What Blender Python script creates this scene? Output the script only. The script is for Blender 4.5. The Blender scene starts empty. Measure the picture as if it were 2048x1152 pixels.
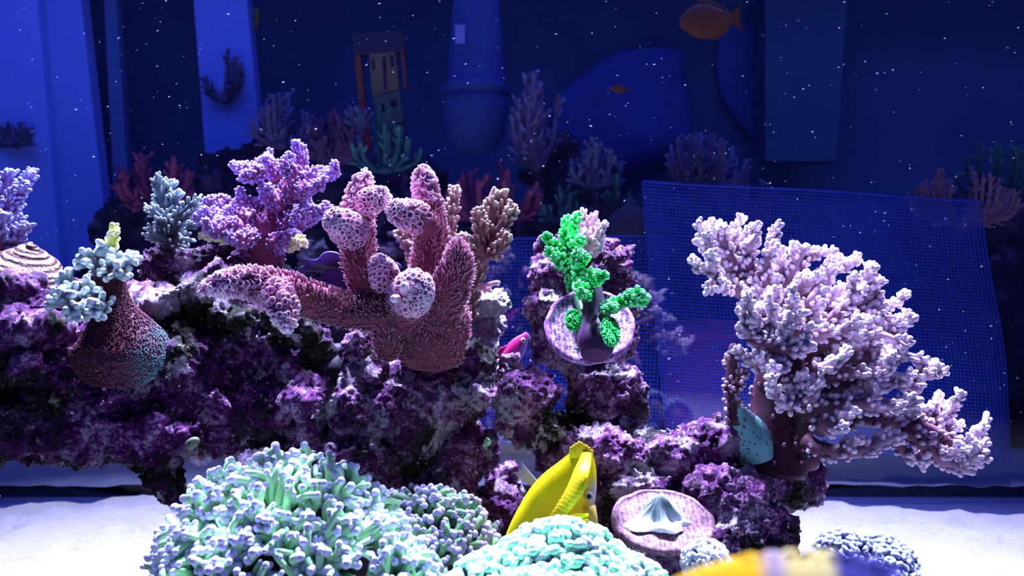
import bpy, math, random
import numpy as np
from mathutils import Vector, noise as mnoise

C = bpy.context.scene.collection
F, CX, CY = 1580.0, 1024.0, 576.0          # focal length in pixels, picture centre
rng = np.random.default_rng(11)
random.seed(5)
SAND = -0.246

# ------------------------------------------------------------------ camera, world, lights, exposure
cam_d = bpy.data.cameras.new('camera'); cam = bpy.data.objects.new('camera', cam_d); C.objects.link(cam)
cam.location = (0, 0, 0); cam.rotation_euler = (math.pi / 2, 0, 0)
cam_d.sensor_width = 36; cam_d.lens = 36 * F / 2048; cam_d.clip_start = .01; cam_d.clip_end = 20
cam_d.dof.use_dof = True; cam_d.dof.focus_distance = .50
cam_d.dof.aperture_fstop = (cam_d.lens / 1000) / .0024
bpy.context.scene.camera = cam
sc = bpy.context.scene
sc.view_settings.view_transform = 'Standard'; sc.view_settings.look = 'None'
sc.view_settings.gamma = 1; sc.view_settings.exposure = 0.15
try: sc.view_settings.use_curve_mapping = False
except Exception: pass
w = bpy.data.worlds.new('water_blue'); sc.world = w; w.use_nodes = True
bg = w.node_tree.nodes['Background']; bg.inputs[0].default_value = (.05, .06, .60, 1); bg.inputs[1].default_value = .30

def area(name, loc, target, sx, sy, power, col, spread=math.pi):
    d = bpy.data.lights.new(name, 'AREA'); o = bpy.data.objects.new(name, d); C.objects.link(o)
    d.shape = 'RECTANGLE'; d.size = sx; d.size_y = sy; d.energy = power; d.color = col; d.spread = spread
    o.location = loc
    v = Vector(target) - Vector(loc); o.rotation_euler = v.to_track_quat('-Z', 'Y').to_euler()
    return o
# the tank's own LED bars overhead, then two added fill lights
for lx in (-.42, -.14, .14, .42):
    area('led_lamp', (lx, .71, .60), (lx * .92, .565, -.25), .06, .06, 8.2, (.56, .57, 1.0), math.radians(68))
area('front_fish_fill', (.03, .10, .32), (.04, .13, -.05), .16, .04, .35, (.80, .78, 1.0), math.radians(45))  # added fill that brightens the blurred front fish, no fixture of the tank
area('blue_back_fill', (0, 1.14, .75), (0, 1.35, -.1), 2.6, .25, 3.3, (.12, .17, 1.0), math.radians(110))  # added blue fill that lights the background behind the pane

# ------------------------------------------------------------------ helpers
def P(px, py, Y): return np.array([(px - CX) / F * Y, Y, -(py - CY) / F * Y])

class MB:
    def __init__(s): s.V = []; s.Q = []; s.T3 = []; s.A = []; s.n = 0
    def add(s, V, Q=None, T3=None, A=None):
        V = np.asarray(V, float).reshape(-1, 3)
        if Q is not None and len(Q): s.Q.append(np.asarray(Q, int).reshape(-1, 4) + s.n)
        if T3 is not None and len(T3): s.T3.append(np.asarray(T3, int).reshape(-1, 3) + s.n)
        s.V.append(V); s.A.append(np.zeros(len(V)) if A is None else np.broadcast_to(np.asarray(A, float).ravel(), (len(V),)))
        s.n += len(V)
    def mesh(s, name, origin=(0, 0, 0), smooth=True, extra=None):
        V = np.concatenate(s.V) - np.asarray(origin, float)
        Q = np.concatenate(s.Q) if s.Q else np.zeros((0, 4), int)
        T = np.concatenate(s.T3) if s.T3 else np.zeros((0, 3), int)
        me = bpy.data.meshes.new(name)
        me.vertices.add(len(V)); me.vertices.foreach_set('co', V.astype(np.float32).ravel())
        nl = Q.size + T.size
        me.loops.add(nl); me.loops.foreach_set('vertex_index', np.concatenate([Q.ravel(), T.ravel()]).astype(np.int32))
        npoly = len(Q) + len(T); me.polygons.add(npoly)
        st = np.concatenate([np.arange(len(Q)) * 4, Q.size + np.arange(len(T)) * 3]).astype(np.int32)
        me.polygons.foreach_set('loop_start', st)
        me.polygons.foreach_set('use_smooth', np.full(npoly, smooth))
        a = me.attributes.new('tip', 'FLOAT', 'POINT'); a.data.foreach_set('value', np.concatenate(s.A).astype(np.float32))
        if extra:
            for k, arr in extra.items():
                b = me.attributes.new(k, 'FLOAT', 'POINT'); b.data.foreach_set('value', arr.astype(np.float32))
        me.update(calc_edges=True); me.validate()
        return me
    def build(s, name, mat, parent=None, origin=None, smooth=True, extra=None):
        org = np.array(parent['_o'] if parent is not None and '_o' in parent else (origin if origin is not None else (0, 0, 0)))
        me = s.mesh(name, org, smooth, extra); me.materials.append(mat)
        o = bpy.data.objects.new(name, me); C.objects.link(o); o['_o'] = list(map(float, org))
        if parent is not None: o.parent = parent
        else: o.location = org
        return o

def tag(o, label, cat, group=None, kind=None):
    o['label'] = label; o['category'] = cat
    if group: o['group'] = group
    if kind: o['kind'] = kind
    return o
def struct(o): o['kind'] = 'structure'; return o
def thing(name, label, cat, origin, group=None):
    o = bpy.data.objects.new(name, None); C.objects.link(o); o.empty_display_size = .01
    o.location = origin; o['_o'] = [float(v) for v in origin]
    return tag(o, label, cat, group)

def nrm(v):
    v = np.asarray(v, float); return v / np.maximum(np.linalg.norm(v, axis=-1, keepdims=True), 1e-12)

def tubes(mb, Cn, R, A, sides=8, end='round', start=False, flat=None):
    """Cn (n,m,3) centres, R (n,m) radii, A (n,m) attribute; every row becomes one tube"""
    Cn = np.asarray(Cn, float); R = np.asarray(R, float); A = np.asarray(A, float)
    n, m, _ = Cn.shape
    tan = np.empty_like(Cn); tan[:, 1:-1] = Cn[:, 2:] - Cn[:, :-2]; tan[:, 0] = Cn[:, 1] - Cn[:, 0]; tan[:, -1] = Cn[:, -1] - Cn[:, -2]
    tan = nrm(tan)
    ed = tan[:, -1]; rl = R[:, -1:]
    if end == 'round':
        ex = [(.45, .89), (.8, .6)]
        Cx = np.stack([Cn[:, -1] + ed * rl * a for a, b in ex], 1); Rx = np.concatenate([rl * b for a, b in ex], 1)
        Ax = np.repeat(A[:, -1:], 2, 1); pole = Cn[:, -1] + ed * rl; pa = A[:, -1]
    elif end == 'cup':
        ex = [(.12, .92), (0.0, .68), (-.35, .5)]
        Cx = np.stack([Cn[:, -1] + ed * rl * a for a, b in ex], 1); Rx = np.concatenate([rl * b for a, b in ex], 1)
        Ax = np.stack([A[:, -1], A[:, -1] * .92, A[:, -1] * .6], 1); pole = Cn[:, -1] - ed * rl * .45; pa = A[:, -1] * .4
    else:
        Cx = Cn[:, :0]; Rx = R[:, :0]; Ax = A[:, :0]; pole = Cn[:, -1] + ed * rl * .02; pa = A[:, -1]
    k = Cx.shape[1]
    Cn = np.concatenate([Cn, Cx], 1); R = np.concatenate([R, Rx], 1); A = np.concatenate([A, Ax], 1)
    tan = np.concatenate([tan, np.repeat(ed[:, None], k, 1)], 1); m += k
    ref = np.where(np.abs(tan[:, 0, 2:3]) < .9, np.array([[0, 0, 1.]]), np.array([[1., 0, 0]]))
    u = nrm(np.cross(tan[:, 0], ref)); U = np.empty_like(Cn)
    for i in range(m):
        u = nrm(u - tan[:, i] * np.sum(u * tan[:, i], 1, keepdims=True)); U[:, i] = u
    W = np.cross(tan, U)
    ph = np.arange(sides) * 2 * math.pi / sides
    V = Cn[:, :, None] + R[:, :, None, None] * (np.cos(ph)[None, None, :, None] * U[:, :, None] + np.sin(ph)[None, None, :, None] * W[:, :, None])
    V = V.reshape(n, m * sides, 3)
    V = np.concatenate([V, pole[:, None], Cn[:, :1]], 1); per = m * sides + 2
    AA = np.concatenate([np.repeat(A, sides, 1), pa[:, None], A[:, :1]], 1)
    i, j = np.meshgrid(np.arange(m - 1), np.arange(sides), indexing='ij'); j2 = (j + 1) % sides
    q = np.stack([i * sides + j, i * sides + j2, (i + 1) * sides + j2, (i + 1) * sides + j], -1).reshape(-1, 4)
    jj = np.arange(sides); t = np.stack([(m - 1) * sides + jj, (m - 1) * sides + (jj + 1) % sides, np.full(sides, m * sides)], -1)
    t = np.concatenate([t, np.stack([(jj + 1) % sides, jj, np.full(sides, m * sides + 1)], -1)])
    off = (np.arange(n) * per)[:, None, None]
    mb.add(V.reshape(-1, 3), (q[None] + off).reshape(-1, 4), (t[None] + off).reshape(-1, 3), AA.ravel())

def ellipsoids(mb, Cc, S, nu=12, nv=8, A=0, axes=None):
    """Cc (n,3) centres, S (n,3) semi-axes, axes (n,3,3) rows = local axes"""
    Cc = np.atleast_2d(Cc); S = np.atleast_2d(S); n = len(Cc)
    th = np.linspace(0, math.pi, nv + 1)[1:-1]; ph = np.arange(nu) * 2 * math.pi / nu
    L = np.stack([np.outer(np.sin(th), np.cos(ph)), np.outer(np.sin(th), np.sin(ph)), np.outer(np.cos(th), np.ones(nu))], -1).reshape(-1, 3)
    L = np.concatenate([L, [[0, 0, 1], [0, 0, -1]]]); per = len(L)
    V = L[None] * S[:, None]
    if axes is not None: V = np.einsum('nki,nij->nkj', V, axes)
    V = V + Cc[:, None]
    r = nv - 1
    i, j = np.meshgrid(np.arange(r - 1), np.arange(nu), indexing='ij'); j2 = (j + 1) % nu
    q = np.stack([i * nu + j, (i + 1) * nu + j, (i + 1) * nu + j2, i * nu + j2], -1).reshape(-1, 4)
    jj = np.arange(nu)
    t = np.concatenate([np.stack([np.full(nu, r * nu), jj, (jj + 1) % nu], -1), np.stack([(r - 1) * nu + (jj + 1) % nu, (r - 1) * nu + jj, np.full(nu, r * nu + 1)][::1], -1)[:, [0, 1, 2]]])
    off = (np.arange(n) * per)[:, None, None]
    if np.ndim(A) == 1: A = np.repeat(A, per)
    mb.add(V.reshape(-1, 3), (q[None] + off).reshape(-1, 4), (t[None] + off).reshape(-1, 3), np.broadcast_to(A, (n * per,)))

def spline(pts, n):
    """Catmull-Rom through rows of pts"""
    p = np.asarray(pts, float); k = len(p)
    p = np.concatenate([[2 * p[0] - p[1]], p, [2 * p[-1] - p[-2]]])
    t = np.linspace(0, k - 1 - 1e-9, n); i = t.astype(int); f = (t - i)[:, None]
    a, b, c, d = p[i], p[i + 1], p[i + 2], p[i + 3]
    return .5 * ((2 * b) + (-a + c) * f + (2 * a - 5 * b + 4 * c - d) * f ** 2 + (-a + 3 * b - 3 * c + d) * f ** 3)

def ctrl(pts):
    """(px, py, Y, rpx) -> (x, y, z, r)"""
    return np.array([[*P(a, b, Y), r / F * Y] for a, b, Y, r in pts])

def surface_pts(S, n, t0=0, t1=1, wt=None):
    """random points on the skin of the sampled branch S (m,4): position, outward, tangent, t, radius"""
    m = len(S); seg = np.linalg.norm(np.diff(S[:, :3], axis=0), axis=1)
    cum = np.concatenate([[0], np.cumsum(seg)]); cum /= cum[-1]
    t = rng.uniform(t0, t1, n) if wt is None else t0 + (t1 - t0) * rng.uniform(0, 1, n) ** wt
    X = np.stack([np.interp(t, cum, S[:, k]) for k in range(4)], 1)
    X2 = np.stack([np.interp(np.minimum(t + .02, 1.0001), cum, S[:, k]) for k in range(3)], 1)
    X0 = np.stack([np.interp(np.maximum(t - .02, 0), cum, S[:, k]) for k in range(3)], 1)
    tan = nrm(X2 - X0); rv = nrm(np.cross(tan, rng.normal(size=(n, 3))))
    dr = (np.interp(np.minimum(t + .02, 1), cum, S[:, 3]) - np.interp(np.maximum(t - .02, 0), cum, S[:, 3])) / np.maximum(np.linalg.norm(X2 - X0, axis=1), 1e-6)
    return X[:, :3] + rv * X[:, 3:4], nrm(rv - tan * np.clip(dr, -2.5, 2.5)[:, None]), tan, t, X[:, 3]

def length(S): return np.linalg.norm(np.diff(S[:, :3], axis=0), axis=1).sum()
PX = 1 / F * .5                                 # one picture pixel at half a metre

def acro(mb, S, per_cm=16, nl=(8, 16), nr=(3, 4.5), lean=.7, up=.25, base_a=0, tip_a=1, tpow=2.0, sides=10, nside=6, px=PX, grow=0, nt0=.04):
    """a branch S (m,4) with stubby branchlets all round; attribute runs from base_a to tip_a"""
    m = len(S); tt = np.linspace(0, 1, m); a = base_a + (tip_a - base_a) * .8 * tt ** tpow
    tubes(mb, S[None, :, :3], S[None, :, 3], a[None], sides)
    L = length(S); n = int(per_cm * L * 100)
    if n < 1: return
    p, rv, tan, t, r = surface_pts(S, n, nt0, .99)
    d = nrm(rv + tan * lean + np.array([0, 0, up]) + rng.normal(size=(n, 3)) * .15)
    ln = rng.uniform(nl[0], nl[1], n) * px * (1 - .35 * t) * (1 + grow * t); rr = rng.uniform(nr[0], nr[1], n) * px
    s = np.array([-.35, .35, .8, 1.0]); Cn = p[:, None] + d[:, None] * (ln[:, None, None] * s[None, :, None])
    Rr = rr[:, None] * np.array([1.1, 1.0, 1.0, .93])[None]
    a0 = base_a + (tip_a - base_a) * t ** tpow * .8
    A = a0[:, None] * (1 - s.clip(0, 1)[None] * .0) + (1 - a0[:, None]) * (s.clip(0, 1)[None] ** 1.4) * (.35 + .65 * tip_a) * .9
    tubes(mb, Cn, Rr, A, nside)

def twigs(S, n, ln, r0, r1, px=PX, lean=.9, up=.5, dirb=(0, 0, 0), t0=.25, curve=.3):
    """n side twigs grown off branch S"""
    out = []
    p, rv, tan, t, r = surface_pts(S, n, t0, .98)
    for i in range(n):
        d = nrm(rv[i] + tan[i] * lean + np.array([0, 0, up]) + np.array(dirb)); l = random.uniform(*ln) * px
        c = p[i] - rv[i] * r[i] * .6; e = c + d * (l + r[i] * .6)
        md = (c + e) / 2 + rng.normal(size=3) * l * .08; e = e + np.array([0, 0, 1]) * l * curve
        out.append(np.concatenate([spline([c, md, e], 9), np.linspace(r0 * px, r1 * px, 9)[:, None]], 1))
    return out

# ------------------------------------------------------------------ materials
def new_mat(name):
    m = bpy.data.materials.new(name); m.use_nodes = True; nt = m.node_tree
    b = nt.nodes['Principled BSDF']; b.inputs['IOR'].default_value = 1.2; return m, nt, b   # wet surfaces under water shine little
def ramp(nt, src, stops, interp='LINEAR'):
    r = nt.nodes.new('ShaderNodeValToRGB'); r.color_ramp.interpolation = interp
    e = r.color_ramp.elements
    while len(e) < len(stops): e.new(.5)
    for el, (p, c) in zip(e, stops): el.position = p; el.color = (*c, 1)
    nt.links.new(src, r.inputs[0]); return r.outputs[0]
def noise_n(nt, scale, detail=4, rough=.6, coord=None, dist=0):
    n = nt.nodes.new('ShaderNodeTexNoise'); n.inputs['Scale'].default_value = scale; n.inputs['Detail'].default_value = detail
    n.inputs['Roughness'].default_value = rough; n.inputs['Distortion'].default_value = dist
    if coord: nt.links.new(coord, n.inputs['Vector'])
    return n.outputs[0]
def voro(nt, scale, coord, feat='F1'):
    n = nt.nodes.new('ShaderNodeTexVoronoi'); n.inputs['Scale'].default_value = scale; n.feature = feat
    nt.links.new(coord, n.inputs['Vector']); return n.outputs['Distance']
def mixc(nt, fac, a, b, mode='MIX'):
    m = nt.nodes.new('ShaderNodeMix'); m.data_type = 'RGBA'; m.blend_type = mode
    for k, v in ((0, fac), (6, a), (7, b)):
        if isinstance(v, (int, float)): m.inputs[k].default_value = v
        elif isinstance(v, tuple): m.inputs[k].default_value = (*v, 1)
        else: nt.links.new(v, m.inputs[k])
    return m.outputs[2]
def mth(nt, op, a, b=0.0, clamp=False):
    m = nt.nodes.new('ShaderNodeMath'); m.operation = op; m.use_clamp = clamp
    for k, v in ((0, a), (1, b)):
        if isinstance(v, (int, float)): m.inputs[k].default_value = v
        else: nt.links.new(v, m.inputs[k])
    return m.outputs[0]
def geo(nt): 
    n = nt.nodes.new('ShaderNodeTexCoord'); return n.outputs['Object']
def attr(nt, name='tip'):
    n = nt.nodes.new('ShaderNodeAttribute'); n.attribute_name = name; return n.outputs['Fac']
def bump(nt, b, h, strength=.4, dist=.001):
    n = nt.nodes.new('ShaderNodeBump'); n.inputs['Strength'].default_value = strength; n.inputs['Distance'].default_value = dist
    nt.links.new(h, n.inputs['Height']); nt.links.new(n.outputs[0], b.inputs['Normal'])

def coral_mat(name, stops, rough=.45, var=.35, bscale=900, bstr=.3, sss=0):
    m, nt, b = new_mat(name); co = geo(nt)
    c = ramp(nt, attr(nt), stops)
    v = ramp(nt, noise_n(nt, 60, 3, .6, co), [(.3, (1 - var,) * 3), (.7, (1 + var * .3,) * 3)])
    c = mixc(nt, 1.0, c, v, 'MULTIPLY'); nt.links.new(c, b.inputs['Base Color'])
    b.inputs['Roughness'].default_value = rough
    if sss:
        b.inputs['Subsurface Weight'].default_value = sss; b.inputs['Subsurface Radius'].default_value = (1, .8, 1); b.inputs['Subsurface Scale'].default_value = .002
    bump(nt, b, noise_n(nt, bscale, 2, .5, co), bstr, .0006); return m
def plain(name, col, rough=.5, metal=0, var=.15, scale=80):
    m, nt, b = new_mat(name); co = geo(nt)
    v = ramp(nt, noise_n(nt, scale, 3, .6, co), [(.3, (1 - var,) * 3), (.7, (1 + var * .3,) * 3)])
    nt.links.new(mixc(nt, 1.0, (*col,), v, 'MULTIPLY'), b.inputs['Base Color'])
    b.inputs['Roughness'].default_value = rough; b.inputs['Metallic'].default_value = metal; return m

def rock_mat(name, dark=(.008, .005, .016), mid=(.13, .03, .15), hi=(.52, .26, .52), pale=(.85, .76, .86), algae=(.03, .045, .02), algae_amt=.455, pale_amt=.555):
    m, nt, b = new_mat(name); co = geo(nt)
    n1 = noise_n(nt, 42, 6, .72, co, .6); n2 = noise_n(nt, 320, 6, .85, co); n3 = noise_n(nt, 18, 4, .6, co)
    s = mth(nt, 'ADD', mth(nt, 'MULTIPLY', n1, .6), mth(nt, 'MULTIPLY', n2, .4))
    c = ramp(nt, s, [(.41, dark), (.46, mid), (.505, (mid[0] * 1.5, mid[1] * 1.4, mid[2] * 1.4)), (.545, hi), (.595, pale)])
    al = ramp(nt, n3, [(algae_amt - .06, (1, 1, 1)), (algae_amt + .04, (0, 0, 0))])
    ac = ramp(nt, n2, [(.40, (.004, .005, .010)), (.56, algae), (.66, (.26, .17, .16))])
    c = mixc(nt, al, c, ac)
    # pale crusts that have a shape of their own
    n4 = noise_n(nt, 30, 5, .7, co, .3)
    pl = ramp(nt, n4, [(pale_amt, (0, 0, 0)), (pale_amt + .05, (1, 1, 1))])
    pc = ramp(nt, n2, [(.36, (.22, .12, .28)), (.52, pale)])
    c = mixc(nt, pl, c, pc)
    bare = mth(nt, 'MULTIPLY', attr(nt, 'bare'), mth(nt, 'ADD', mth(nt, 'MULTIPLY', n1, 1.2), .4), True)
    c = mixc(nt, bare, c, pc)
    nod = ramp(nt, attr(nt), [(0, (0, 0, 0)), (.6, (1, 1, 1))])
    c = mixc(nt, nod, c, mixc(nt, n1, mid, pale))
    nt.links.new(c, b.inputs['Base Color'])
    nt.links.new(ramp(nt, n2, [(.3, (.25,) * 3), (.7, (.7,) * 3)]), b.inputs['Roughness'])
    n5 = noise_n(nt, 1300, 3, .7, co)
    gr = ramp(nt, n5, [(.38, (.35, .35, .42)), (.5, (1, 1, 1)), (.62, (1.0, 1.0, 1.0)), (.70, (2.4, 2.2, 2.2))])
    c = mixc(nt, 1.0, c, gr, 'MULTIPLY'); nt.links.new(c, b.inputs['Base Color'])
    h = mth(nt, 'ADD', mth(nt, 'ADD', mth(nt, 'MULTIPLY', n2, .7), mth(nt, 'MULTIPLY', n5, .25)), mth(nt, 'MULTIPLY', voro(nt, 420, co), .4))
    bump(nt, b, h, 1.0, .005); return m

M = {}
M['rock'] = rock_mat('purple_coralline_rock')
M['rock_left'] = rock_mat('dark_coralline_rock', mid=(.10, .018, .13), hi=(.46, .15, .50), algae_amt=.49, pale_amt=.60)
M['rock_pale'] = rock_mat('pale_rock', mid=(.25, .22, .34), hi=(.6, .58, .68), pale=(.85, .86, .88), algae_amt=.3, pale_amt=.45)
M['rock_shadow'] = rock_mat('shade_toned_rock', dark=(.006, .005, .01), mid=(.02, .01, .025), hi=(.05, .02, .06), pale=(.10, .08, .12))  # darker copy of the rock, with the shade of the gap in its colour
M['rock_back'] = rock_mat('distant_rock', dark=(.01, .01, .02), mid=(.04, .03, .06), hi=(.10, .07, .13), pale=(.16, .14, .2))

# ------------------------------------------------------------------ rock builder
def rock(name, blobs, mat, label, voxel=.0011, amp=.008, pit=.009, nod=500, bare=(), origin=None, extra_amp=.0024, cat='rock', nodr=(1.3, 4.2), parent=None):
    mb = MB()
    cc = []; ss = []; ax = []
    for bl in blobs:
        px, py, Y, rx, ry = bl[:5]; d = bl[5] if len(bl) > 5 else .8; a = math.radians(bl[6]) if len(bl) > 6 else 0
        cc.append(P(px, py, Y)); ss.append([rx / F * Y, (rx + ry) / 2 / F * Y * d, ry / F * Y])
        ca, sa = math.cos(a), math.sin(a); ax.append([[ca, 0, sa], [0, 1, 0], [-sa, 0, ca]])
    ellipsoids(mb, np.array(cc), np.array(ss), 20, 14, axes=np.array(ax))
    me = mb.mesh('tmp'); ob = bpy.data.objects.new('tmp', me); C.objects.link(ob)
    md = ob.modifiers.new('r', 'REMESH'); md.mode = 'VOXEL'; md.voxel_size = voxel
    sm = ob.modifiers.new('s', 'SMOOTH'); sm.iterations = 6; sm.factor = .5
    dg = bpy.context.evaluated_depsgraph_get(); m2 = bpy.data.meshes.new_from_object(ob.evaluated_get(dg))
    nv = len(m2.vertices); V = np.empty(nv * 3, np.float32); m2.vertices.foreach_get('co', V); V = V.reshape(-1, 3).astype(float)
    N = np.empty(nv * 3, np.float32); m2.vertex_normals.foreach_get('vector', N); N = N.reshape(-1, 3)
    Fc = np.array([list(p.vertices) for p in m2.polygons if len(p.vertices) == 4])
    bpy.data.objects.remove(ob); bpy.data.meshes.remove(me); bpy.data.meshes.remove(m2)
    D = np.empty(nv)
    for i in range(nv):
        v = Vector(V[i])
        a = mnoise.fractal(v * 24, .9, 2.1, 4)
        r = 1 - abs(mnoise.noise(v * 55)) * 2
        c = mnoise.voronoi(v * 38)[0][0]; e = mnoise.voronoi(v * 110)[0][0]
        D[i] = amp * a * 1.1 + amp * .35 * r - pit * max(0., .42 - c) * 2.2 + extra_amp * (mnoise.fractal(v * 150, .7, 2, 3) + (.5 - e) * 1.4) + extra_amp * .75 * (mnoise.noise(v * 330) + .5 * mnoise.noise(v * 620))
    V2 = V + N * D[:, None]
    bw = np.zeros(nv)
    for (px, py, Y, rad, k) in bare:
        c = P(px, py, Y); dd = np.linalg.norm((V2 - c), axis=1) / (rad / F * Y); bw = np.maximum(bw, np.clip(1.6 - 1.3 * dd, 0, 1) * k)
    out = MB(); out.add(V2, Fc, A=np.zeros(nv))
    if nod:
        nod = int(nod * 1.9); idx = rng.integers(0, nv, nod); idx = idx[N[idx, 1] < .4]; n = len(idx)
        s = np.array([-.8, .3, .8]); l = rng.uniform(nodr[0], nodr[1], n) * PX * 1.2; rr = l * rng.uniform(.45, .9, n)
        d = nrm(N[idx] + rng.normal(size=(n, 3)) * .4 + np.array([0, 0, .3]))
        tubes(out, V2[idx][:, None] + d[:, None] * l[:, None, None] * s[None, :, None], rr[:, None] * np.array([1.2, 1, .8]), np.stack([np.zeros(n), rng.uniform(.1, .9, n), rng.uniform(.1, 1, n)], 1), 6)
    bb = np.concatenate([bw, np.zeros(out.n - nv)])
    if parent is not None: return out.build(name, mat, parent, extra={'bare': bb})
    if origin is None: origin = np.array([V2[:, 0].mean(), V2[:, 1].mean(), V2[:, 2].min()])
    o = out.build(name, mat, None, origin, extra={'bare': bb})
    if label: tag(o, label, cat)
    return o

# ------------------------------------------------------------------ setting: sand, floor, back wall, back pane, columns
def smat_sand(name, c0, c1):
    m, nt, b = new_mat(name); co = geo(nt)
    c = ramp(nt, noise_n(nt, 900, 3, .8, co), [(.32, c0), (.6, c1)])
    c = mixc(nt, ramp(nt, noise_n(nt, 35, 5, .7, co), [(.55, (0, 0, 0)), (.75, (.5, .5, .5))]), c, (c0[0] * .8, c0[1] * .72, c0[2] * .8))
    nt.links.new(c, b.inputs['Base Color']); b.inputs['Roughness'].default_value = .8
    bump(nt, b, noise_n(nt, 300, 6, .85, co), .8, .004); return m
def grid(name, xs, yfun0, yfun1, ny, z, amp, mat, thick=0):
    nx = len(xs); V = []
    for j in range(ny):
        for x in xs:
            y = yfun0(x) + (yfun1(x) - yfun0(x)) * j / (ny - 1)
            h = mnoise.fractal(Vector((x * 26, y * 26, 3.1)), .8, 2, 6) * amp
            e = max(0, 1 - (ny - 1 - j) / 3.0)
            V.append((x, y + mnoise.noise(Vector((x * 60, 0, 0))) * .0035 * (j == ny - 1), z + h - e * .012 * thick))
    i, j = np.meshgrid(np.arange(nx - 1), np.arange(ny - 1)); a = (j * nx + i).ravel()
    mb = MB(); mb.add(V, np.stack([a, a + 1, a + nx + 1, a + nx], -1)); return mb.build(name, mat)
M['sand'] = smat_sand('white_sand', (.17, .17, .19), (.36, .36, .37))
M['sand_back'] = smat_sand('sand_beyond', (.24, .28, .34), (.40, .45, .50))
def yedge(x): return float(np.interp(x, [-.9, -.58, -.45, .30, .56, .9], [.885, .897, .955, .93, .868, .85]))
struct(grid('floor', np.linspace(-1.0, 1.0, 260), lambda x: .10, yedge, 130, SAND, .006, M['sand'], 1))
struct(grid('floor_display', np.linspace(-1.6, 1.6, 160), lambda x: 1.0, lambda x: 1.345 + (x > 2), 40, SAND - .004, .004, M['sand_back']))
mb = MB(); mb.add([(-1.6, .05, SAND - .02), (1.6, .05, SAND - .02), (1.6, 1.5, SAND - .02), (-1.6, 1.5, SAND - .02)], [[0, 1, 2, 3]])
M['base'] = plain('tank_base_blue', (.04, .05, .16), .5); struct(mb.build('floor_base', M['base']))

def box(mb, lo, hi, A=0, tilt=0):
    x0, y0, z0 = lo; x1, y1, z1 = hi
    V = np.array([(x, y, z) for x in (x0, x1) for y in (y0, y1) for z in (z0, z1)], float)
    mb.add(V, [[0, 1, 3, 2], [4, 6, 7, 5], [0, 4, 5, 1], [2, 3, 7, 6], [0, 2, 6, 4], [1, 5, 7, 3]], A=A)
M['wall'] = plain('navy_wall', (.06, .13, .22), .7, var=.3, scale=3)
mb = MB(); box(mb, (-1.8, 1.62, SAND - .02), (1.8, 1.66, 1.3)); struct(mb.build('wall_back', M['wall'], smooth=False))
M['wall_low'] = plain('navy_backboard', (.04, .07, .17), .7, var=.25, scale=6)
mb = MB(); box(mb, (-1.6, 1.345, SAND - .02), (1.6, 1.36, P(0, 640, 1.345)[2])); struct(mb.build('wall_display', M['wall_low'], smooth=False))
# pale blue upright panels, leaning a little
def slab(name, quad, Y, th, mat, label=None, cat=None):
    f = [P(x, y, Y) for x, y in quad]; b = [p + np.array([0, th, 0]) for p in f]
    mb = MB(); mb.add(f + b, [[0, 1, 2, 3], [7, 6, 5, 4], [0, 4, 5, 1], [1, 5, 6, 2], [2, 6, 7, 3], [3, 7, 4, 0]])
    o = mb.build(name, mat, smooth=False, origin=(f[2] + f[3]) / 2 + np.array([0, th / 2, 0]))
    if label: tag(o, label, cat)
    return o
M['panel'] = plain('blue_panel', (.20, .36, .82), .6, var=.12, scale=4)
M['panel2'] = plain('blue_panel_wide', (.24, .41, .92), .6, var=.12, scale=3)
slab('blue_pillar', [(-150, -60), (155, -60), (246, 760), (-150, 760)], 1.42, .03, M['panel'], 'wide pale blue upright pillar filling the left edge behind the reef', 'pillar')
slab('blue_pillar', [(-160, -60), (70, -60), (140, 760), (-160, 760)], 1.40, .018, M['panel2'], 'brighter blue strip in front of the wide blue pillar at the far left edge', 'pillar')
slab('blue_pillar', [(383, -60), (488, -60), (560, 700), (440, 700)], 1.42, .03, M['panel'], 'narrow pale blue upright pillar behind the purple table coral', 'pillar')
M['faint'] = plain('faint_blue_panel', (.08, .18, .34), .6)
slab('blue_pillar', [(205, -60), (228, -60), (275, 640), (240, 640)], 1.45, .02, M['faint'], 'thin faint blue upright just right of the wide left pillar', 'pillar')

# back pane of the tank
m, nt, b = new_mat('clear_glass'); nt.nodes.remove(b)
tr = nt.nodes.new('ShaderNodeBsdfTransparent'); tr.inputs[0].default_value = (.93, .95, 1, 1)
gl = nt.nodes.new('ShaderNodeBsdfGlossy'); gl.inputs['Roughness'].default_value = .02
mx = nt.nodes.new('ShaderNodeMixShader'); mx.inputs[0].default_value = .035
nt.links.new(tr.outputs[0], mx.inputs[1]); nt.links.new(gl.outputs[0], mx.inputs[2]); nt.links.new(mx.outputs[0], nt.nodes['Material Output'].inputs[0]); M['glass'] = m
mb = MB(); box(mb, (-1.3, .972, SAND - .02), (1.3, .978, .8)); struct(mb.build('window_1', M['glass'], smooth=False))
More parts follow.
